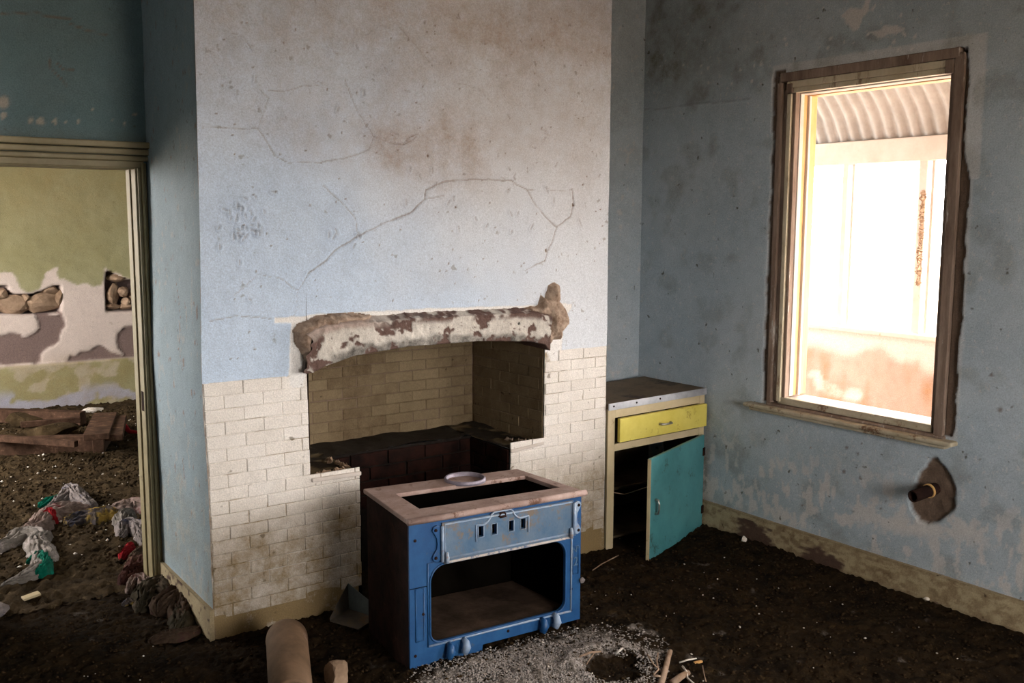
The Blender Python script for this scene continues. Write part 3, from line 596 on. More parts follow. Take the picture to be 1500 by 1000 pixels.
MAT['soil2']=surf('far room soil',(.018,.011,.005),(.06,.04,.02),7,1,bst=1,bs=50,c3=(.10,.07,.038),t3=.60,s3=12,coord='pos')
tag(grid('floor',(-1.6,5.0,0),(1,0,0),(0,1,0),(0,0,1),5.9,5.75,.022,f_floor(-1.6,5.0,.05),MAT['soil2']),kind='structure')
def scatter(name,pts,size,mat,label,cat,seed=1,flat=.6):
    r=np.random.default_rng(seed); n=len(pts); base=np.array([(1,0,0),(-1,0,0),(0,1,0),(0,-1,0),(0,0,1),(0,0,-1)],float)
    s=size[0]+(size[1]-size[0])*r.random((n,1,1))**2.5; a=r.random(n)*6.28; c,sn=np.cos(a),np.sin(a)
    q=base[None]*(1+.5*(r.random((n,6,1))-.5))*s*np.array([1,.7,flat]); R_=np.stack([np.stack([c,-sn,0*c],-1),np.stack([sn,c,0*c],-1),np.stack([0*c,0*c,0*c+1],-1)],1)
    V=np.einsum('nij,nkj->nki',R_,q)+pts[:,None,:]+np.array([0,0,1])*s*.3
    f=np.array(((0,2,4),(2,1,4),(1,3,4),(3,0,4),(2,0,5),(1,2,5),(3,1,5),(0,3,5)))
    F=(f[None]+6*np.arange(n)[:,None,None]).reshape(-1,3)
    return tag(mesh(name,V.reshape(-1,3),F,mat),label,cat,kind='stuff')
def onfloor(x,y,dz=0): return np.stack([x,y,fz(x,y)+dz],-1)
n=26000; a=rng.random(n)*6.283; r_=np.sqrt(-np.log(1-rng.random(n)*.97))
gx=2.35+a*0+np.cos(a)*r_*.36; gy=3.08+np.sin(a)*r_*.20
ring=rng.random(n)<.16; aa=rng.random(n)*6.283; gx=np.where(ring,2.60+np.cos(aa)*(.19+.05*rng.standard_normal(n)),gx); gy=np.where(ring,2.92+np.sin(aa)*(.18+.05*rng.standard_normal(n)),gy)
k=(np.hypot(gx-2.60,gy-2.92)+.12*(fbm(gx*12,gy*12,52)-.5)>.10+.04*rng.random(n))&~((gx>1.92)&(gx<2.8)&(gy>3.40))
scatter('gravel',onfloor(gx[k],gy[k]),(.002,.008),MAT['gravel'],'pale grey gravel heaped in front of the blue stove','gravel')
n=16000; x=rng.random(n)*4.3+.1; y=rng.random(n)*3.0+1.95; k=~((x>1.36)&(x<XQ)&(y>4.2))&~((x>1.36)&(y>4.7))&~((x>3.69)&(y>4.1))
scatter('soil_crumbs',onfloor(x[k],y[k]),(.003,.012),MAT['clod'],'dark crumbs of soil strewn over the kitchen floor','soil',2)
n=16000; x=rng.random(n)*2.4+.4; y=rng.random(n)*4.6+5.5
scatter('soil_crumbs',onfloor(x,y),(.005,.022),MAT['soil2'],'brown clods strewn over the floor beyond the doorway','soil',3)
n=170; x=rng.random(n)*3.9+.4; y=rng.random(n)*2.4+2.0; k=~((x>1.3)&(x<XQ)&(y>4.15))
scatter('debris_flecks',onfloor(x[k],y[k],.006),(.003,.008),MAT['fleck'],'tiny pale flecks of paint and paper scattered on the dark floor','debris',4)
n=260; x=rng.random(n)*2.2+.5; y=rng.random(n)*4+5.6
scatter('debris_flecks',onfloor(x,y,.015),(.006,.016),MAT['fleck'],'pale flecks scattered on the soil of the far room','debris',5)

# ------------------------------------------------------------------ far room
YW=10.6
WP=lambda px,py:(lambda p:(p[0],p[2]))(P(px,py,1,YW))
h1=[WP(*p) for p in [(-60,425),(10,418),(14,428),(22,432),(45,432),(62,427),(78,420),(88,418),(89,459),(-60,461)]]
h2=[WP(*p) for p in [(156,397),(163,398),(175,406),(188,410),(230,412),(230,454),(156,456)]]
w1=[WP(*p) for p in [(-60,405),(5,400),(15,398),(22,408),(28,420),(40,428),(60,424),(66,408),(70,397),(84,393),(86,410),(110,416),(130,418),(137,424),(150,418),(155,392),(160,395),(175,402),(190,408),(260,408),(260,545),(-60,545)]]
d1=[WP(*p) for p in [(-60,458),(94,458),(97,470),(96,485),(88,492),(84,500),(78,508),(66,510),(60,520),(58,532),(-60,540)]]
wh=[WP(*p) for p in [(-60,461),(50,460),(60,478),(46,486),(35,493),(20,490),(8,489),(-60,495)]]
d2=[WP(*p) for p in [(82,530),(95,524),(110,518),(130,515),(145,506),(155,512),(170,520),(190,522),(200,517),(200,525),(90,532)]]
d3=[WP(*p) for p in [(172,487),(185,479),(230,470),(230,530),(185,525),(180,515),(174,503)]]
def f_far(u,v):
    x=-1.5+u;z=v; wx=x+.09*(fbm(x*9,z*9,111)-.5);wz=z+.09*(fbm(x*9,z*9,112)-.5)
    H=np.minimum(sdf(x,z,h1),sdf(x,z,h2)); hole=ss(.008,-.008,H)
    bare=ss(.015,-.01,sdf(wx,wz,w1)); deep=np.maximum(np.maximum(ss(.01,-.01,sdf(wx,wz,d1)),ss(.01,-.01,sdf(wx,wz,d2))),ss(.01,-.01,sdf(wx,wz,d3)))
    k=ss(.01,-.01,sdf(wx,wz,wh)); deep=deep*(1-k); 
    low=ss(.455,.45,z)
    bare=bare*(1-low); deep=deep*(1-low)
    wl=ss(.52,.62,fbm(x*5,z*6,113)+.32*ss(.2,.03,z)+.18*ss(.40,.45,z)-.08)*ss(.25,.10,z)
    b2=ss(.5,.6,fbm(x*7,z*9,114)+.25*ss(.36,.45,z)-.05)*low*.45
    dirt_shade=.35*low*fbm(x*5,z*5,115)+.55*ss(1.4,2.3,z)*fbm(x*1.5,z*1.5,116)+.45*ss(.60,.46,z)*fbm(x*9,z*9,7)
    return dict(disp=.03*low-.018*deep-.16*hole+.01*(fbm(x*8,z*8,117)-.5),bare=np.maximum(bare,b2),deep=np.maximum(deep,hole),white=wl,dirt_shade=np.clip(dirt_shade,0,1))
fw=tag(grid('wall_far_room',(-1.5,YW,-.1),(1,0,0),(0,0,1),(0,-1,0),5.7,ZC+.1,.0185,lambda u,v:f_far(u,v-.1),MAT['far']),kind='structure')
rs=random.Random(5)
def rock(name,c,sx,sy_,sz,mat,parent=None,seed=0,n=2,**k):
    bm=bmesh.new(); bmesh.ops.create_icosphere(bm,subdivisions=n,radius=1); r=random.Random(seed)
    pl_=[(Vector((r.gauss(0,1),r.gauss(0,1),r.gauss(0,1))).normalized(),r.uniform(.6,.85)) for _ in range(9)]
    V=[]
    for v in bm.verts:
        p=v.co.copy()
        for nn,dd in pl_:
            q=p.dot(nn)
            if q>dd: p-=nn*(q-dd)
        p*=1+r.uniform(-.03,.03)
        V.append((c[0]+p.x*sx,c[1]+p.y*sy_,c[2]+p.z*sz))
    F=[[v.index for v in f.verts] for f in bm.faces]; bm.free()
    return mesh(name,V,F,mat,parent,**k)
for i,(px,py,a,b) in enumerate([(20,446,.17,.11),(66,443,.19,.12),(2,430,.09,.07),(76,426,.10,.05),(88,436,.06,.09),(-20,448,.15,.10),(167,430,.075,.13),(182,428,.075,.06),(186,442,.06,.05),(166,449,.09,.04),(186,449,.08,.035),(172,407,.10,.05),(40,437,.06,.05),(200,435,.06,.1)]):
    x,z=WP(px,py); rock('stone',(x,YW+.07,z),a,.09,b,MAT['stone'],fw,seed=i+3)
wf=MB(); tag(wf.box(-1.5,.44,5.06,5.18,-.1,ZC).box(1.32,4.2,5.12,5.18,-.1,ZC).box(.44,1.32,5.06,5.18,2.17,ZC).build('wall_far_near_side',MAT['blank']),kind='structure')
mb=MB(); mb.box(-1.62,-1.5,5.06,6.9,-.1,ZC); mb.box(-1.62,-1.5,9.5,10.75,-.1,ZC); mb.box(-1.62,-1.5,6.9,9.5,-.1,1.0); mb.box(-1.62,-1.5,6.9,9.5,2.8,ZC)
tag(mb.build('wall_far_left',MAT['blank']),kind='structure')
tag(MB().box(4.2,4.3,5.06,10.75,-.1,ZC).build('wall_far_right',MAT['blank']),kind='structure')
tag(MB().box(-1.62,4.3,5.2,10.75,ZC,ZC+.1).build('ceiling',MAT['ceil']),kind='structure')
tag(MB().box(-1.62,4.3,10.8,10.9,-.1,ZC).build('wall_far_outer',MAT['blank']),kind='structure')

# door frame (opening to the far room)
df=D.objects.new('door_1',None); COL.objects.link(df); df.location=(1.3,YD,0); ORG[df.name]=np.array((1.3,YD,0.)); tag(df,kind='structure')
def strips(name,x0,x1,y0,y1,z0,z1,parts,mat,vert=True):
    for (a,b,pr) in parts: pass
for (x0,x1,yy) in ((1.340,1.352,-.012),(1.324,1.339,-.026),(1.308,1.323,-.018)):
    MB().box(x0,x1,YD+yy,YD+.02,-.05,2.17).build('architrave_strip',MAT['doorpaint'],df,bevel=.004)
MB().box(1.298,1.32,YD-.006,YD+.17,-.05,2.17).build('door_jamb',MAT['doorpaint'],df,bevel=.004)
MB().box(1.290,1.299,YD+.07,YD+.12,-.05,2.15).build('door_stop',MAT['doorpaint'],df,bevel=.003)
MB().box(.42,.45,YD-.02,YD+.17,-.05,2.17).build('door_jamb',MAT['doorpaint'],df,bevel=.004)
MB().box(.42,1.298,YD-.006,YD+.17,2.14,2.17).build('door_head',MAT['doorpaint'],df,bevel=.003)
for (z0,z1,p) in ((2.238,2.268,.062),(2.206,2.235,.045),(2.178,2.203,.030)):
    MB().box(.30,1.388 if p>.04 else 1.375,YD-p,YD+.01,z0,z1).build('head_moulding',MAT['doorpaint'],df,bevel=.006)
MB().box(.36,1.34,YD-.02,YD+.01,2.145,2.178).build('head_moulding',MAT['doorpaint'],df,bevel=.004)
MB().box(1.2962,1.2985,YD+.012,YD+.050,.93,1.03).build('strike_plate',MAT['rust'],df)

# ------------------------------------------------------------------ window
wi=D.objects.new('window_1',None); COL.objects.link(wi); wi.location=(XR,3.1,WZ0); ORG[wi.name]=np.array((XR,3.1,WZ0)); tag(wi,kind='structure')
X=XR
def wbox(name,y0,y1,z0,z1,x0,x1,mat,bev=.004,label=None):
    o=MB().box(x0,x1,y0,y1,z0,z1).build(name,MAT[mat],wi,bevel=bev)
    if label: o['label']=label
    return o
zT=2.598; zB=.895
wbox('frame_jamb',3.640,WY1,WZ0,WZ1-.04,X-.004,X+.22,'winwood')
wbox('frame_jamb',3.610,3.638,WZ0+.03,WZ1-.08,X+.012,X+.22,'winwood')
wbox('sash_bead',3.578,3.606,WZ0+.03,2.60,X+.000,X+.030,'wincream')
wbox('sash_bead',3.556,3.577,WZ0+.03,2.62,X+.014,X+.05,'winwood')
wbox('sash_track',3.552,3.612,WZ0+.06,zT+.03,X+.052,X+.085,'outwhite')
wbox('sash_track',3.566,3.612,WZ0+.06,zT+.03,X+.086,X+.130,'winorange')
wbox('parting_bead',3.552,3.612,WZ0+.06,zT+.03,X+.131,X+.150,'outwhite')
wbox('sash_track',3.564,3.612,WZ0+.06,zT+.03,X+.151,X+.215,'winorange')
wbox('pulley_cover',3.572,3.612,2.605,2.655,X-.004,X+.05,'winwood',label='dark worn block at the top of the left jamb')
wbox('frame_jamb',WY0,2.625,WZ0,WZ1-.015,X-.006,X+.22,'winwood')
wbox('frame_jamb',2.626,2.650,WZ0+.04,WZ1-.08,X+.01,X+.22,'winwood')
wbox('pulley_cover',2.628,2.672,2.60,2.665,X-.008,X+.05,'winwood',label='dark worn block at the top of the right jamb')
wbox('frame_head',2.60,3.655,2.668,WZ1+.012,X-.008,X+.22,'winwood')
wbox('frame_head',2.63,3.61,2.632,2.667,X-.0,X+.22,'wincream')
wbox('frame_head',2.63,3.60,zT+.006,2.631,X+.012,X+.05,'wincream')
wbox('sash_track',2.64,3.60,zT,zT+.035,X+.052,X+.13,'outwhite')
wbox('sash_track',2.64,3.60,zT-.004,zT+.035,X+.131,X+.215,'winorange')
wbox('bottom_rail',2.64,3.60,.852,zB-.004,X+.008,X+.05,'sill')
wbox('bottom_rail',2.64,3.60,.835,.876,X+.051,X+.26,'outwhite')
s1=wbox('window_sill',2.497,3.798,.812,.836,X-.062,X+.03,'sill',.008)
s2=wbox('sill_moulding',2.54,3.77,.792,.811,X-.040,X+.01,'sill',.006)
wbox('sill_dirt',2.56,3.66,.834,.850,X-.020,X+.03,'winwood',.006,'brown rotted wood along the foot of the frame')

# ------------------------------------------------------------------ verandah
XV=6.43
ver=D.objects.new('trim_verandah',None); COL.objects.link(ver); ver.location=(XV,4,0); ORG[ver.name]=np.array((XV,4.,0.)); tag(ver,kind='structure')
pr=[(4.68,3.28),(5.2,3.22),(5.6,3.12),(5.9,3.0),(6.15,2.85),(6.33,2.68),(6.44,2.48)]
t=np.linspace(0,1,60); tp=np.linspace(0,1,len(pr)); 
def cr_spl(vals,t):
    n=len(vals)-1; o=[]
    for q in t:
        i=min(int(q*n),n-1); f=q*n-i; p0,p1,p2,p3=vals[max(i-1,0)],vals[i],vals[i+1],vals[min(i+2,n)]
        o.append(.5*((2*p1)+(-p0+p2)*f+(2*p0-5*p1+4*p2-p3)*f*f+(-p0+3*p1-3*p2+p3)*f**3))
    return np.array(o)
rx=cr_spl([p[0] for p in pr],t); rz=cr_spl([p[1] for p in pr],t); ys=np.arange(-1,8.5,.0125)
tx=np.gradient(rx);tz=np.gradient(rz);ln=np.hypot(tx,tz);nx,nz_=-tz/ln,tx/ln
Vv=[];co=.013*np.cos(ys*2*math.pi/.1)
for i in range(len(t)): Vv.append(np.stack([rx[i]+nx[i]*co,ys,rz[i]+nz_[i]*co],-1))
Vv=np.array(Vv);nv,nu=Vv.shape[:2];idx=np.arange(nu*nv).reshape(nv,nu);F=np.stack([idx[:-1,:-1],idx[1:,:-1],idx[1:,1:],idx[:-1,1:]],-1).reshape(-1,4)
o=mesh('verandah_roof',Vv.reshape(-1,3),F,MAT['iron'],ver,smooth=True); o['label']='curved corrugated iron roof of the verandah'
MB().box(XV-.03,XV+.05,-1,8.4,2.325,2.495).build('beam',MAT['outwhite'],ver,bevel=.006)
def post(y,w_):
    MB().box(XV-.02,XV+.05,y-w_/2,y+w_/2,1.10,2.34).build('post',MAT['outwhite'],ver,bevel=.006)
    MB().box(XV+.01,XV+.03,y+w_/2-.002,y+w_/2+.022,1.10,2.33).build('post_bead',MAT['outwhite'],ver)
    MB().box(XV+.01,XV+.03,y-w_/2-.04,y-w_/2-.018,1.10,2.33).build('post_bead',MAT['outwhite'],ver)
yp1=P(1236,360,0,XV)[1]; yp2=P(1349,360,0,XV)[1]
for y,w_ in ((yp1,.045),(yp2,.06),(yp1+.72,.05),(yp1+1.44,.05),(yp2-.72,.05),(yp2-1.44,.05),(yp2-2.6,.05)): post(y,w_)
MB().box(XV-.06,XV+.10,-1,8.4,1.055,1.095).build('verandah_sill',MAT['outwhite'],ver,bevel=.01)
def f_vw(u,v):
    y=7.5-u;z=v; wy=y+.12*(fbm(y*5,z*5,121)-.5); wz=z+.12*(fbm(y*5,z*5,122)-.5); VP_=lambda px,py:(lambda p:(p[1],p[2]))(P(px,py,0,XV))
    pch=[VP_(*p) for p in [(1182,545),(1192,540),(1200,552),(1215,560),(1240,562),(1262,560),(1275,568),(1270,580),(1250,585),(1225,580),(1195,572)]]
    b=ss(.01,-.01,sdf(wy,wz,pch)); b=np.maximum(b,ss(.86,.95,z+.2*(fbm(y*4,z*2,5)-.5)))
    return dict(disp=-.01*b,bare=b,dirt_shade=ss(.5,.75,fbm(y*9,z*2.2,123))*.8*ss(1.0,.8,z))
grid('verandah_wall',(XV-.03,7.5,-.3),(0,-1,0),(0,0,1),(-1,0,0),8.5,1.37,.03,lambda u,v:f_vw(u,v-.3),MAT['outwall'],ver)
crumbs('flaking_bark',[(XV-.025,yp2-.01,z_) for z_ in (1.45,1.6,1.75,1.9,2.0,2.1)],MAT['stone'],ver,r=(.006,.022),n=170,seed=12)
tag(MB().box(XR+.2,XV,-1.5,8.5,-.4,-.25).build('floor',MAT['ground']),kind='structure')
o=mesh('ground',[(-40,-40,-.45),(60,-40,-.45),(60,60,-.45),(-40,60,-.45)],[[0,1,2,3]],MAT['ground']); tag(o,'pale dry ground outside the house','ground',kind='structure')

# ------------------------------------------------------------------ vent pipe on the right wall
c0=P(1368,716,0,XR+.01); c1=P(1337,727,0,XR-.15)
vp_=thing('vent_pipe','rusty pipe stub poking out of the brown broken plaster below the window','pipe',tuple(c0))
c1=np.array([XR-.14,*(P(1337,727,0,XR-.14)[1:])]); ax=c1-c0
L0=np.linalg.norm(ax)
MB().lathe(c0-ax/L0*.03,ax,[(.030,0),(.030,L0+.03),(.024,L0+.03),(.024,.01),(0.0001,.01)],20).build('pipe_tube',MAT['rust'],vp_,smooth=False)
MB().lathe(c0+ax/L0*.03,ax,[(.031,0),(.036,0),(.036,.012),(.031,.012)],20).build('pipe_band',MAT['winorange'],vp_)['label']='thin ochre band around the pipe'

# ------------------------------------------------------------------ kitchen cabinet in the alcove
CA=np.array([3.700,4.200,0.]); CB=np.array([4.452,4.148,0.]); CW=float(np.linalg.norm(CB-CA)); cu=(CB-CA)/CW; cn=np.array([-cu[1],cu[0],0]) # cn points into alcove
cab=thing('kitchen_cabinet','cream base cabinet with yellow drawer and open teal door in the alcove','cabinet',tuple(CA))
def cw(x,y,z):
    s=z+ (.028*(x/CW-.0) if z>.3 else .02*x/CW-.0)*1.0
    p=CA+cu*x+cn*y; return (p[0],min(p[1],YA-.01),s)
def cbox(name,x0,x1,y0,y1,z0,z1,mat,parent=cab,bev=.002,lab=None):
    o=MB().box(x0,x1,y0,y1,z0,z1).warp(cw).build(name,MAT[mat],parent,bevel=bev)
    if lab: o['label']=lab
    return o
cbox('stile',0,.052,0,.02,-.06,.80,'cabinet'); cbox('stile',CW-.042,CW,0,.02,-.06,.80,'cabinet')
cbox('rail',.052,CW-.042,.001,.02,.745,.80,'cabinet'); cbox('rail',.052,CW-.042,.001,.02,.545,.588,'cabinet')
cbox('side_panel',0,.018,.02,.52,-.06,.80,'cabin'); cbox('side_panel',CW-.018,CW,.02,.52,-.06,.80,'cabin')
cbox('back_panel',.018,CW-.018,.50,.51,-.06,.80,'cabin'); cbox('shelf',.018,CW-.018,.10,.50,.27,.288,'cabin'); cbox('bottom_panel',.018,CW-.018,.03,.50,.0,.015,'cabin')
wt=cbox('worktop',-.004,CW+.004,-.006,.56,.802,.835,'worktop',lab='grimy brown worktop'); 
es=cbox('edge_strip',-.004,CW+.004,-.014,-.005,.797,.838,'alu',parent=wt,lab='metal edging strip')
MB().box(.01,CW,-.006,.56,.835,.839).warp(cw)
for x in (.03,.20,.38): MB().lathe(cw(x,-.014,.82),(0,-1,0),[(.006,-.002),(.006,.002),(.0001,.003)],10).build('nail',MAT['rust'],wt)
dr=cbox('drawer',.068,CW-.004,-.028,-.002,.600,.742,'yellow',bev=.003,lab='yellow drawer front')
def pull(c,axis,normal,ln,parent,name='handle'):
    c=np.array(c);a=np.array(axis,float)/np.linalg.norm(axis);n_=np.array(normal,float)/np.linalg.norm(normal)
    m=MB(); m.tube([c-a*ln/2,c-a*ln/2*.9+n_*.018,c-a*ln*.2+n_*.024,c+a*ln*.2+n_*.024,c+a*ln/2*.9+n_*.018,c+a*ln/2],[.008,.008,.007,.007,.008,.008],8)
    return m.build(name,MAT['chrome'],parent,smooth=True)
pull(cw(.41,-.028,.668),cu,-cn,.085,dr)['label']='chrome bow handle'
# open door
DH=np.array([4.425,4.128,0]); DFp=np.array([3.748,3.895,0]); dd=DFp-DH; DL=float(np.linalg.norm(dd)); du_=dd/DL; dn=np.array([du_[1],-du_[0],0])
if np.dot(dn,(-DH))<0: dn=-dn            # towards the camera side
def dw(x,y,z):
    p=DH+du_*x+dn*y; sag=-.012*x/DL; return (p[0],p[1],z+sag)
door=MB().box(0,DL,-.010,.010,-.02,.575).warp(dw).build('cabinet_door',MAT['teal'],cab,bevel=.003); door['label']='teal cabinet door standing open'
e=MB().box(DL-.001,DL+.004,-.010,.010,-.018,.573).warp(dw).build('door_edge',MAT['cabinet'],door)
pull(dw(DL-.06,.011,.285),(0,0,1),dn,.085,door)['label']='chrome bow handle'
for z in (.10,.47):
    MB().box(-.006,.022,-.012,.016,z-.025,z+.025).warp(dw).build('hinge',MAT['rust'],door,bevel=.002)
MB().tube([cw(.02,.05,.30),cw(.15,.02,.262),cw(.30,-.01,.29),cw(.34,-.03,.33)],.003,6).build('wire',MAT['twig'],cab)

# ------------------------------------------------------------------ blue stove
SO=np.array([1.905,3.385,0.]); SWd=.915
stove=thing('cast_iron_stove','old blue enamelled cast iron stove standing in front of the fireplace','stove',tuple(SO))
F0,F1,B0,B1=[np.array(p) for p in ((1.905,3.385),(2.820,3.380),(1.968,3.885),(2.80,3.860))]
def sw(x,y,z):
    u=x/SWd; v=y/.49; a=F0+(F1-F0)*u; b=B0+(B1-B0)*u; p=a+(b-a)*v; return (p[0],p[1],z+.026*(1-u)-.004)
def sbox(name,x0,x1,y0,y1,z0,z1,mat,parent=stove,bev=.002,lab=None):
    o=MB().box(x0,x1,y0,y1,z0,z1).warp(sw).build(name,MAT[mat],parent,bevel=bev)
    if lab: o['label']=lab
    return o
oven=rrect(.100,.822,.098,.436,[.05,.075,.075,.05],8)
vents=[[(x-.0125,.528),(x+.0125,.528),(x+.0125,.574),(x-.0125,.574)] for x in (.350,.420,.510,.575)]
outer=[(0,0),(.36,0),(.365,.032),(.915,.032),(.915,.636),(0,.636)]
plate(outer,[oven]+vents,.012,'front_plate',MAT['enamel'],stove,sw)['label']='blue enamelled front plate with rounded oven opening'
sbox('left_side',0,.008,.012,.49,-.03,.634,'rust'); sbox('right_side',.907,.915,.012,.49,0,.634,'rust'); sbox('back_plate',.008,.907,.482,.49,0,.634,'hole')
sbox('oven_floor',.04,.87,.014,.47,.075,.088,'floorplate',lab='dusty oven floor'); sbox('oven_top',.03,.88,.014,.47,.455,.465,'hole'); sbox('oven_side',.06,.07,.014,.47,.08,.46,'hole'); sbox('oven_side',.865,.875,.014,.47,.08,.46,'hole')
for z in (.30,.37,.18): sbox('rack_runner',.07,.10,.03,.44,z,z+.008,'rust',bev=0)
# top plate: a real frame with a rectangular hole
def tw(x,y,z): return sw(x,z,.636+y)             # plate() works in (a,z): here a=x, z=depth
top=plate([(-.012,-.018),(.925,-.018),(.925,.505),(-.012,.505)],[[(.105,.115),(.865,.100),(.865,.365),(.105,.365)]],.020,'top_plate',MAT['rusttop'],stove,lambda x,y,z:tw(x,y,z),bevel=.004); top['label']='dusty rust brown top plate with a rectangular opening'
MB().tube([sw(-.012,-.016,.648),sw(.3,-.018,.648),(sw(.6,-.018,.648)),sw(.927,-.016,.648)],.0145,12).build('front_rail',MAT['rusttop'],top,smooth=True)
cc=sw(.53,.42,.655)
MB().lathe(cc,(0,0,1),[(.085,0),(.100,.0),(.100,.014),(.094,.020),(.088,.016),(.085,0)],28).build('flue_collar',MAT['ringmetal'],top,smooth=True)['label']='pale metal flue collar'
# fascia panel with raised frame, cartouche, bars
def outline(name,pts,w_,th,mat,parent,closed=False,y=-.002):
    mb=MB(); P_=pts+[pts[0]] if closed else pts
    q=[sw(a,y,b) for a,b in P_]
    mb.tube(q,w_,6); return mb.build(name,MAT[mat],parent,smooth=True)
fas=plate([(.155,.448),(.862,.448),(.862,.618),(.155,.618)],[[(a,b) for a,b in v] for v in vents],-.008,'fascia_panel',MAT['enamel_light'],stove,sw); fas['label']='dusty blue fascia panel with four square vent holes'
outline('fascia_frame',[(.168,.462),(.850,.462),(.850,.612),(.168,.612)],.0045,0,'worn',fas,True,-.009)
def arc(cx,cz,r,a0,a1,n=8): return [(cx+r*math.cos(math.radians(a0+(a1-a0)*i/n)),cz+r*math.sin(math.radians(a0+(a1-a0)*i/n))) for i in range(n+1)]
ca=[(.325,.510),(.325,.584)]+arc(.345,.640,.062,-75,-20,7)+[(.418,.628),(.505,.628)]+arc(.575,.640,.062,200,255,7)+[(.603,.584),(.603,.510)]
outline('cartouche',ca,.0045,0,'worn',fas,False,-.010)
outline('crest',arc(.462,.602,.018,180,0,6)+[(.448,.600)],.005,0,'rust',fas,False,-.010)
for v in vents: 
    outline('vent_rim',[(v[0][0]-.002,v[0][1]-.002),(v[1][0]+.002,v[1][1]-.002),(v[2][0]+.002,v[2][1]+.002),(v[3][0]-.002,v[3][1]+.002)],.0022,0,'worn',fas,True,-.009)
sbox('vent_backing',.30,.63,.060,.064,.50,.60,'rust',parent=fas)
MB().tube([sw(.165,-.010,.444),sw(.50,-.010,.444),sw(.845,-.010,.444)],.0055,8).build('dusty_ledge',MAT['dust'],stove)['label']='pale dusty ledge above the oven opening'
def hingeplate(x,s,nm):
    pts=[(0,.46),(.0,.605),(.018*s,.612),(.034*s,.606),(.040*s,.592),(.030*s,.575),(.018*s,.555),(.015*s,.532),(.018*s,.508),(.032*s,.49),(.040*s,.474),(.034*s,.460),(.018*s,.452)]
    pts=[(x+a,b) for a,b in pts]
    if s<0: pts=pts[::-1]
    o=plate(pts,[],-.010,nm,MAT['worn' if s>0 else 'enamel'],stove,sw,bevel=.002)
    for z in (.472,.592): MB().lathe(sw(x+.024*s,-.010,z),(0,-1,0),[(.0075,0),(.006,.005),(.0001,.006)],10).build('rivet',MAT['rust'],o)
    MB().tube([sw(x-.006*s,-.014,.452),sw(x-.006*s,-.016,.53),sw(x-.006*s,-.014,.606)],.0075,8).build('hinge_pin',MAT['worn'],o,smooth=True)
    MB().tube([sw(x-.026*s,-.02,.446),sw(x-.026*s,-.022,.47),sw(x-.026*s,-.018,.492)],[.010,.009,.006],8).build('hinge_lug',MAT['worn'],o,smooth=True)
hingeplate(.147,-1,'hinge_plate'); hingeplate(.868,1,'hinge_plate')
outline('oven_moulding',[(.088,.085),(.088,.452),(.16,.452)],.0045,0,'enamel',stove); outline('oven_moulding',[(.835,.452),(.858,.450),(.858,.082)],.0045,0,'worn',stove)
outline('oven_moulding',[(.088,.088),(.40,.088),(.858,.083)],.005,0,'worn',stove)
outline('oven_rim',rrect(.0975,.8245,.0955,.4385,[.05,.075,.075,.05],8),.004,0,'enamel',stove,True)
outline('side_bead',[(.028,.12),(.028,.35),(.068,.35),(.068,.12)],.0028,0,'enamel',stove,True); MB().box(0,.088,-.0015,.001,.353,.356).warp(sw).build('seam',MAT['hole'],stove)
outline('side_bead',[(.868,.395),(.900,.395),(.900,.26),(.868,.26)],.0022,0,'enamel',stove,True)
for x,z in ((.185,.052),(.262,.056),(.683,.056),(.755,.062)):
    MB().tube([sw(x-.006,-.010,z-.022),sw(x-.006,-.030,z-.018),sw(x,-.034,z),sw(x,-.026,z+.02),sw(x,-.004,z+.03)],[.010,.017,.019,.016,.010],10).build('latch_knob',MAT['worn'] if x in (.262,.755) else MAT['enamel'],stove,smooth=True)
for x,z in ((.028,.560),(.065,.235),(.50,.065),(.86,.085),(.86,.19),(.025,.06),(.895,.595),(.87,.60)):
    MB().lathe(sw(x,-.002,z),(0,-1,0),[(.0065,-.003),(.0065,.001),(.004,.003),(.0001,.003)],10).build('bolt',MAT['rust'],stove)
def text(s,loc,size,parent,mat,rot=(R90,0,0),ext=.0015):
    c=D.curves.new('lettering','FONT'); c.body=s; c.size=size; c.extrude=ext; c.align_x='CENTER'; c.materials.append(MAT[mat])
    o=D.objects.new('lettering',c); COL.objects.link(o); dg=bpy.context.evaluated_depsgraph_get(); me=D.meshes.new_from_object(o.evaluated_get(dg)); D.objects.remove(o)
    q=D.objects.new('lettering',me); COL.objects.link(q); q.parent=parent; q.location=tuple(np.array(loc)-ORG[parent.name]); q.rotation_euler=rot; return q
text('Nº',sw(.884,-.002,.365),.038,stove,'enamel_light'); text('2',sw(.884,-.002,.30),.062,stove,'enamel_light')
# ------------------------------------------------------------------ things on the floor
pa=np.array(P(416,914,2,.10)); pb=np.array(P(420,990,2,.10))
pf=P(420,934,2,.085); pn=P(427,1026,2,.080)
pipe=thing('clay_pipe','terracotta drain pipe lying on the soil against the left brick pier','pipe',tuple(pf))
ax=pn-pf; LN=np.linalg.norm(ax)
MB().lathe(pf,ax,[(.064,.02),(.088,.0),(.090,.02),(.088,.05),(.084,LN-.01),(.081,LN),(.070,LN),(.068,LN-.02),(.066,.03),(.064,.02)],36).build('pipe_body',MAT['terracotta'],pipe,smooth=True)
x,y,_=P(494,988,2,.03); o=rock('rock',(x,y,.035),.062,.06,.06,MAT['stone'],seed=77,n=3,org=(x,y,0)); tag(o,'lone rough brown stone on the soil between the clay pipe and the stove','rock')
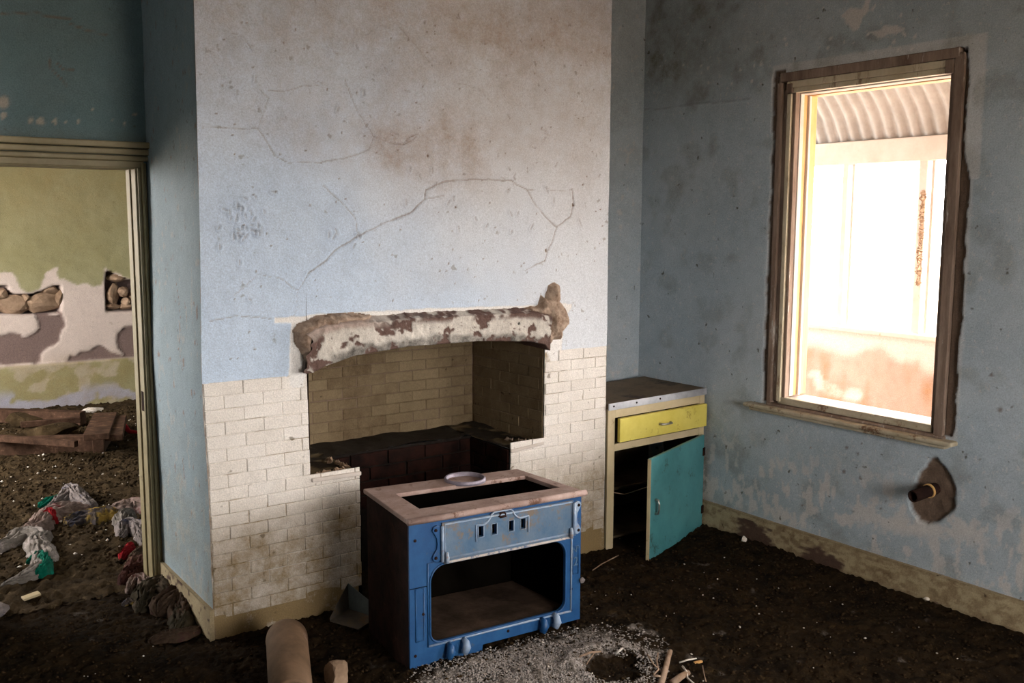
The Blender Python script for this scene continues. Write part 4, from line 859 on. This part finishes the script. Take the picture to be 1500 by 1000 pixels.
# bent tin dustpan
p1,p2,p3,p4=[P(*q) for q in ((488,917,2,.01),(518,930,2,.01),(541,905,2,.03),(530,875,1,4.14))]
tp=thing('tin_dustpan','bent dirty tin tray leaning at the foot of the left brick pier','tray',tuple(p1))
m=MB(); a,b,c,d=[np.array(v) for v in ((1.852,4.055,.016),(1.925,3.90,.012),(2.045,3.96,.018),(1.985,4.125,.02))]
up=np.array([.01,.03,.12]); m.hexa([a,b,c,d,a+(0,0,.004),b+(0,0,.004),c+(0,0,.004),d+(0,0,.004)]); m.build('tray_floor',MAT['tin'],tp)
m=MB(); m.hexa([a,d,d+(.004,.004,0),a+(.004,.004,0),a+(0,0,.02),d+up,d+up+(.004,.004,0),a+(.004,.004,.02)]); m.build('tray_back',MAT['tin'],tp)
m=MB(); m.hexa([d,c,c+(.004,0,0),d+(.004,0,0),d+up,c+(0,0,.06),c+(.004,0,.06),d+up+(.004,0,0)]); m.build('tray_side',MAT['tinblue'],tp)['label']='blue grey upright side'
# rags
def rag(name,pts,wd,ht,mat,label,seed,group='rags trailing over the floor by the doorway',fold=1.0,lift=0):
    pts=[P(a,b,2,0)[:2] for a,b in pts] if len(pts[0])==2 else pts
    n=len(pts); t=np.linspace(0,1,90); X_=cr_spl([p[0] for p in pts],t); Y_=cr_spl([p[1] for p in pts],t)
    tx=np.gradient(X_);ty=np.gradient(Y_);l=np.hypot(tx,ty);nx=-ty/l;ny=tx/l; s=np.cumsum(l)
    q=np.linspace(-1,1,44); Q,S=np.meshgrid(q,s); T=np.meshgrid(q,t)[1]
    env=np.sin(np.clip(T,0.001,.999)*math.pi)**.45
    W_=wd*env*(.75+.6*fbm(S*9,Q*0+seed,seed)); wob=.5*wd*(fbm(S*7,S*0+3,seed+2)-.5)*2
    r1=1-np.abs(2*fbm(S*9+Q*1.2,Q*3.2+S*4,seed+4,3)-1)*2.2; r2=1-np.abs(2*fbm(S*22,Q*7-S*8,seed+5,3)-1)*2
    H=.62*(ht*env*np.sqrt(np.clip(1-Q**2,0,1))*(.6+.28*r1*fold)+ht*.09*r2*fold*np.clip(1-Q**4,0,1))
    bx=X_[None].T+nx[None].T*(Q*W_+wob)+.012*(fbm(S*30,Q*9,seed+7)-.5)*2; by=Y_[None].T+ny[None].T*(Q*W_+wob)+.012*(fbm(S*30,Q*9,seed+8)-.5)*2
    Z=fz(bx,by)+np.maximum(H,0)+.004+lift*np.clip(1-Q**4,0,1)*env
    V=np.stack([bx,by,Z],-1); nv,nu=V.shape[:2]; idx=np.arange(nu*nv).reshape(nv,nu); F=np.stack([idx[:-1,:-1],idx[:-1,1:],idx[1:,1:],idx[1:,:-1]],-1).reshape(-1,4)[:,::-1]
    c=V.reshape(-1,3).mean(0); o=mesh(name,V.reshape(-1,3),F,MAT[mat],smooth=True,org=(c[0],c[1],0)); return tag(o,label,'rag',group)
rag('rag',[(-40,835),(5,800),(45,785),(66,815),(52,845),(5,860)],.07,.12,'c_grey','pale grey striped rag curled at the left edge of the floor',1)
rag('rag',[(42,828),(62,822),(66,838),(48,848)],.035,.13,'c_green','green corner of cloth on the grey striped rag at the left edge',2)
rag('rag',[(35,795),(62,770),(90,752),(130,742)],.10,.13,'c_pink','pinkish floral rag stretched left of the doorway heap',3)
rag('rag',[(55,745),(85,735),(105,732)],.05,.09,'c_green','thin teal strip of cloth behind the pink floral rag',4)
rag('rag',[(58,768),(74,764),(84,768)],.035,.16,'c_red','small red rag end on the pink floral rag',5)
rag('rag',[(82,748),(100,728),(118,735),(140,742)],.08,.17,'c_white','dirty white rag folded over the top of the line of rags',6)
rag('rag',[(100,770),(125,762),(155,758),(178,756)],.11,.14,'c_multi','mustard and navy patterned rag in the middle of the line of rags',7)
rag('rag',[(150,755),(180,748),(205,745),(235,750)],.11,.14,'c_pink','dull pink rag running to the foot of the door jamb',8)
rag('rag',[(172,790),(190,778),(205,785),(214,800)],.06,.14,'c_white','dirty white and blue rag bunched beside the door jamb',9)
rag('rag',[(178,775),(186,765),(200,762)],.06,.16,'c_grey','grey loop of cloth beside the door jamb',10)
rag('rag',[(179,820),(186,812),(194,800)],.03,.10,'c_red','small bright red rag hanging beside the white bunched rag',11)
rag('rag',[(186,830),(200,822),(212,810),(216,800)],.05,.11,'c_brown','brown rag at the foot of the door jamb under the white rag',12)
rag('rag',[(182,860),(200,840),(222,832),(245,850)],.09,.16,'c_rust','dark red brown rag at the corner of the jamb and baseboard',13)
rag('rag',[(188,872),(196,856),(212,856),(218,874),(205,884)],.035,.10,'c_pink','loop of brownish pink cloth in front of the dark red brown rag',14)
rag('rag',[(203,900),(222,870),(250,870),(272,905),(258,936)],.09,.15,'c_olive','large dark olive blanket heaped against the chimney baseboard',15)
rag('rag',[(235,905),(262,892),(278,915)],.09,.20,'c_brown','brown fold of blanket lying on top of the olive heap',16)
rag('rag',[(222,944),(245,936),(268,934),(292,920)],.055,.075,'c_brown','flattened brown cloth in front of the olive blanket heap',17)
rag('rag',[(180,890),(190,884),(200,888)],.025,.05,'c_multi','small ochre scrap of cloth left of the blanket heap',18)
# floorboards lying in the far room
def lumber(name,a,b,wd,th,z0,z1,label,mat='darkwood',w3=None):
    p=P(*a,2,z0);q=P(*b,2,z1); o=MB().plank(p-np.array((0,0,0)),q,wd,th).build(name,MAT[mat],org=tuple((p+q)/2*np.array((1,1,0))),bevel=.006); return tag(o,label,'timber','timbers on the floor of the far room')
lumber('timber',(-60,656),(150,648),.09,.14,.07,.07,'long dark timber lying nearest across the far room floor')
lumber('timber',(-10,641),(112,650),.05,.05,.16,.15,'thin pale edged batten lying on the nearest long timber')
lumber('timber',(-60,606),(122,612),.10,.12,.08,.08,'long dark timber lying farthest back near the green wall')
lumber('timber',(30,622),(118,614),.05,.05,.13,.13,'short thin batten lying behind the stack beneath the far timber')
lumber('timber',(141,640),(155,608),.19,.05,.22,.20,'broad short board of the two set side by side near the doorway')
lumber('timber',(167,641),(174,612),.13,.05,.20,.18,'narrow short board of the two set side by side near the doorway')
lumber('timber',(144,652),(166,617),.09,.13,.07,.07,'dark block under the two short boards')
for i,(px,py,a,b,c,l) in enumerate([(40,615,.22,.16,.10,'brown clod behind the long timbers'),(75,632,.25,.18,.08,'dark clod between the long timbers')]):
    x,y,_=P(px,py,2,.05); tag(rock('clod',(x,y,.05),a,b,c,MAT['soil2'],seed=40+i,n=3,org=(x,y,0)),l+' in the far room','clod')
x,y,_=P(137,600,2,.03); tag(rock('plaster_piece',(x,y,.03),.11,.07,.03,MAT['fleck'],seed=60,org=(x,y,0)),'pale plaster piece on the floor at the foot of the far wall','debris')
m=MB(); m.tube([P(178,618,2,.12),P(184,626,2,.08),P(190,632,2,.05),P(204,633,2,.04)],[.02,.025,.018,.012],8); tag(m.build('strap',MAT['c_red'],smooth=True),'thin red strap curling beside the narrow short board','strap')
# small items on the near floor
o=MB().plank(P(33,877,2,.02),P(58,868,2,.03),.05,.012).build('wood_chip',MAT['cabinet'],bevel=.003); tag(o,'pale wood chip on the dark floor left of the doorway rags','debris')
c=P(-2,893,2,.03); o=rock('plaster_piece',(c[0],c[1],.03),.05,.05,.04,MAT['c_white'],seed=61,n=3,org=(c[0],c[1],0)); tag(o,'white lump at the very left edge of the floor','debris')
c=P(1090,793,2,.0); o=rock('plaster_piece',(c[0],c[1],.012),.022,.02,.025,MAT['fleck'],seed=62,org=(c[0],c[1],0)); tag(o,'small white plaster piece on the soil right of the teal door','debris')
c=P(1357,880,2,.0); o=rock('plaster_piece',(c[0],c[1],.012),.02,.016,.010,MAT['fleck'],seed=63,org=(c[0],c[1],0)); tag(o,'pale chip on the soil near the right baseboard','debris')
o=MB().plank(P(1017,971,2,.012),P(1028,968,2,.012),.012,.008).build('wood_chip',MAT['winorange']); tag(o,'small orange splinter right of the thick stick','debris')
tw_=[([(968,1003),(975,978),(979,962),(982,953)],.014,'thick brown stick at the rim of the gravel hollow'),
 ([(957,988),(964,981),(962,968),(964,956)],.004,'forked grey twig left of the thick stick'),([(948,958),(957,972),(968,982)],.0035,'thin pale twig crossing behind the thick stick'),
 ([(849,961),(866,955),(880,954)],.005,'pale bent twig on the gravel left of the hollow'),([(859,973),(866,962),(872,955)],.0025,'fine straw beside the pale bent twig'),
 ([(1000,976),(1006,984),(1007,993),(1018,1002)],.005,'curved yellow twig right of the thick stick'),([(1029,975),(1031,986),(1034,998)],.003,'ochre straw rightmost of the twigs'),
 ([(995,970),(1008,966),(1020,964)],.004,'reddish twig lying flat behind the curved yellow twig'),([(957,989),(966,990),(975,994)],.005,'short pale twig touching the thick stick'),
 ([(985,1000),(998,990),(1008,985)],.016,'stubby brown root beside the thick stick'),([(902,957),(908,952),(912,949)],.006,'white curl of debris at the top of the hollow')]
for pts,r,l in tw_:
    q=[]
    for i,(a,b) in enumerate(pts):
        p=P(a,b,2,.03); zz=float(fz(p[0],p[1]))+.012+.01*(i%2); p=P(a,b,2,zz); q.append(p)
    m=MB().tube(q,[r*(1-.35*i/len(q)) for i in range(len(q))],7); tag(m.build('twig',MAT['twig'] if 'yellow' not in l and 'white' not in l else MAT['fleck'],smooth=True),l,'twig','twigs around the gravel hollow')
m=MB().tube([P(868,838,2,0)+(0,0,.012),P(882,829,2,0)+(0,0,.014),P(906,816,2,0)+(0,0,.012)],.003,6); tag(m.build('twig',MAT['twig'],smooth=True),'thin twig on the soil between the stove and the cabinet','twig')
c=sw(.918,-.01,.225); o=rock('rag_knot',c,.016,.012,.016,MAT['c_white'],stove,seed=70); o['label']='whitish knot caught on the right edge'
print('BRICKS',n1,n2,n3)
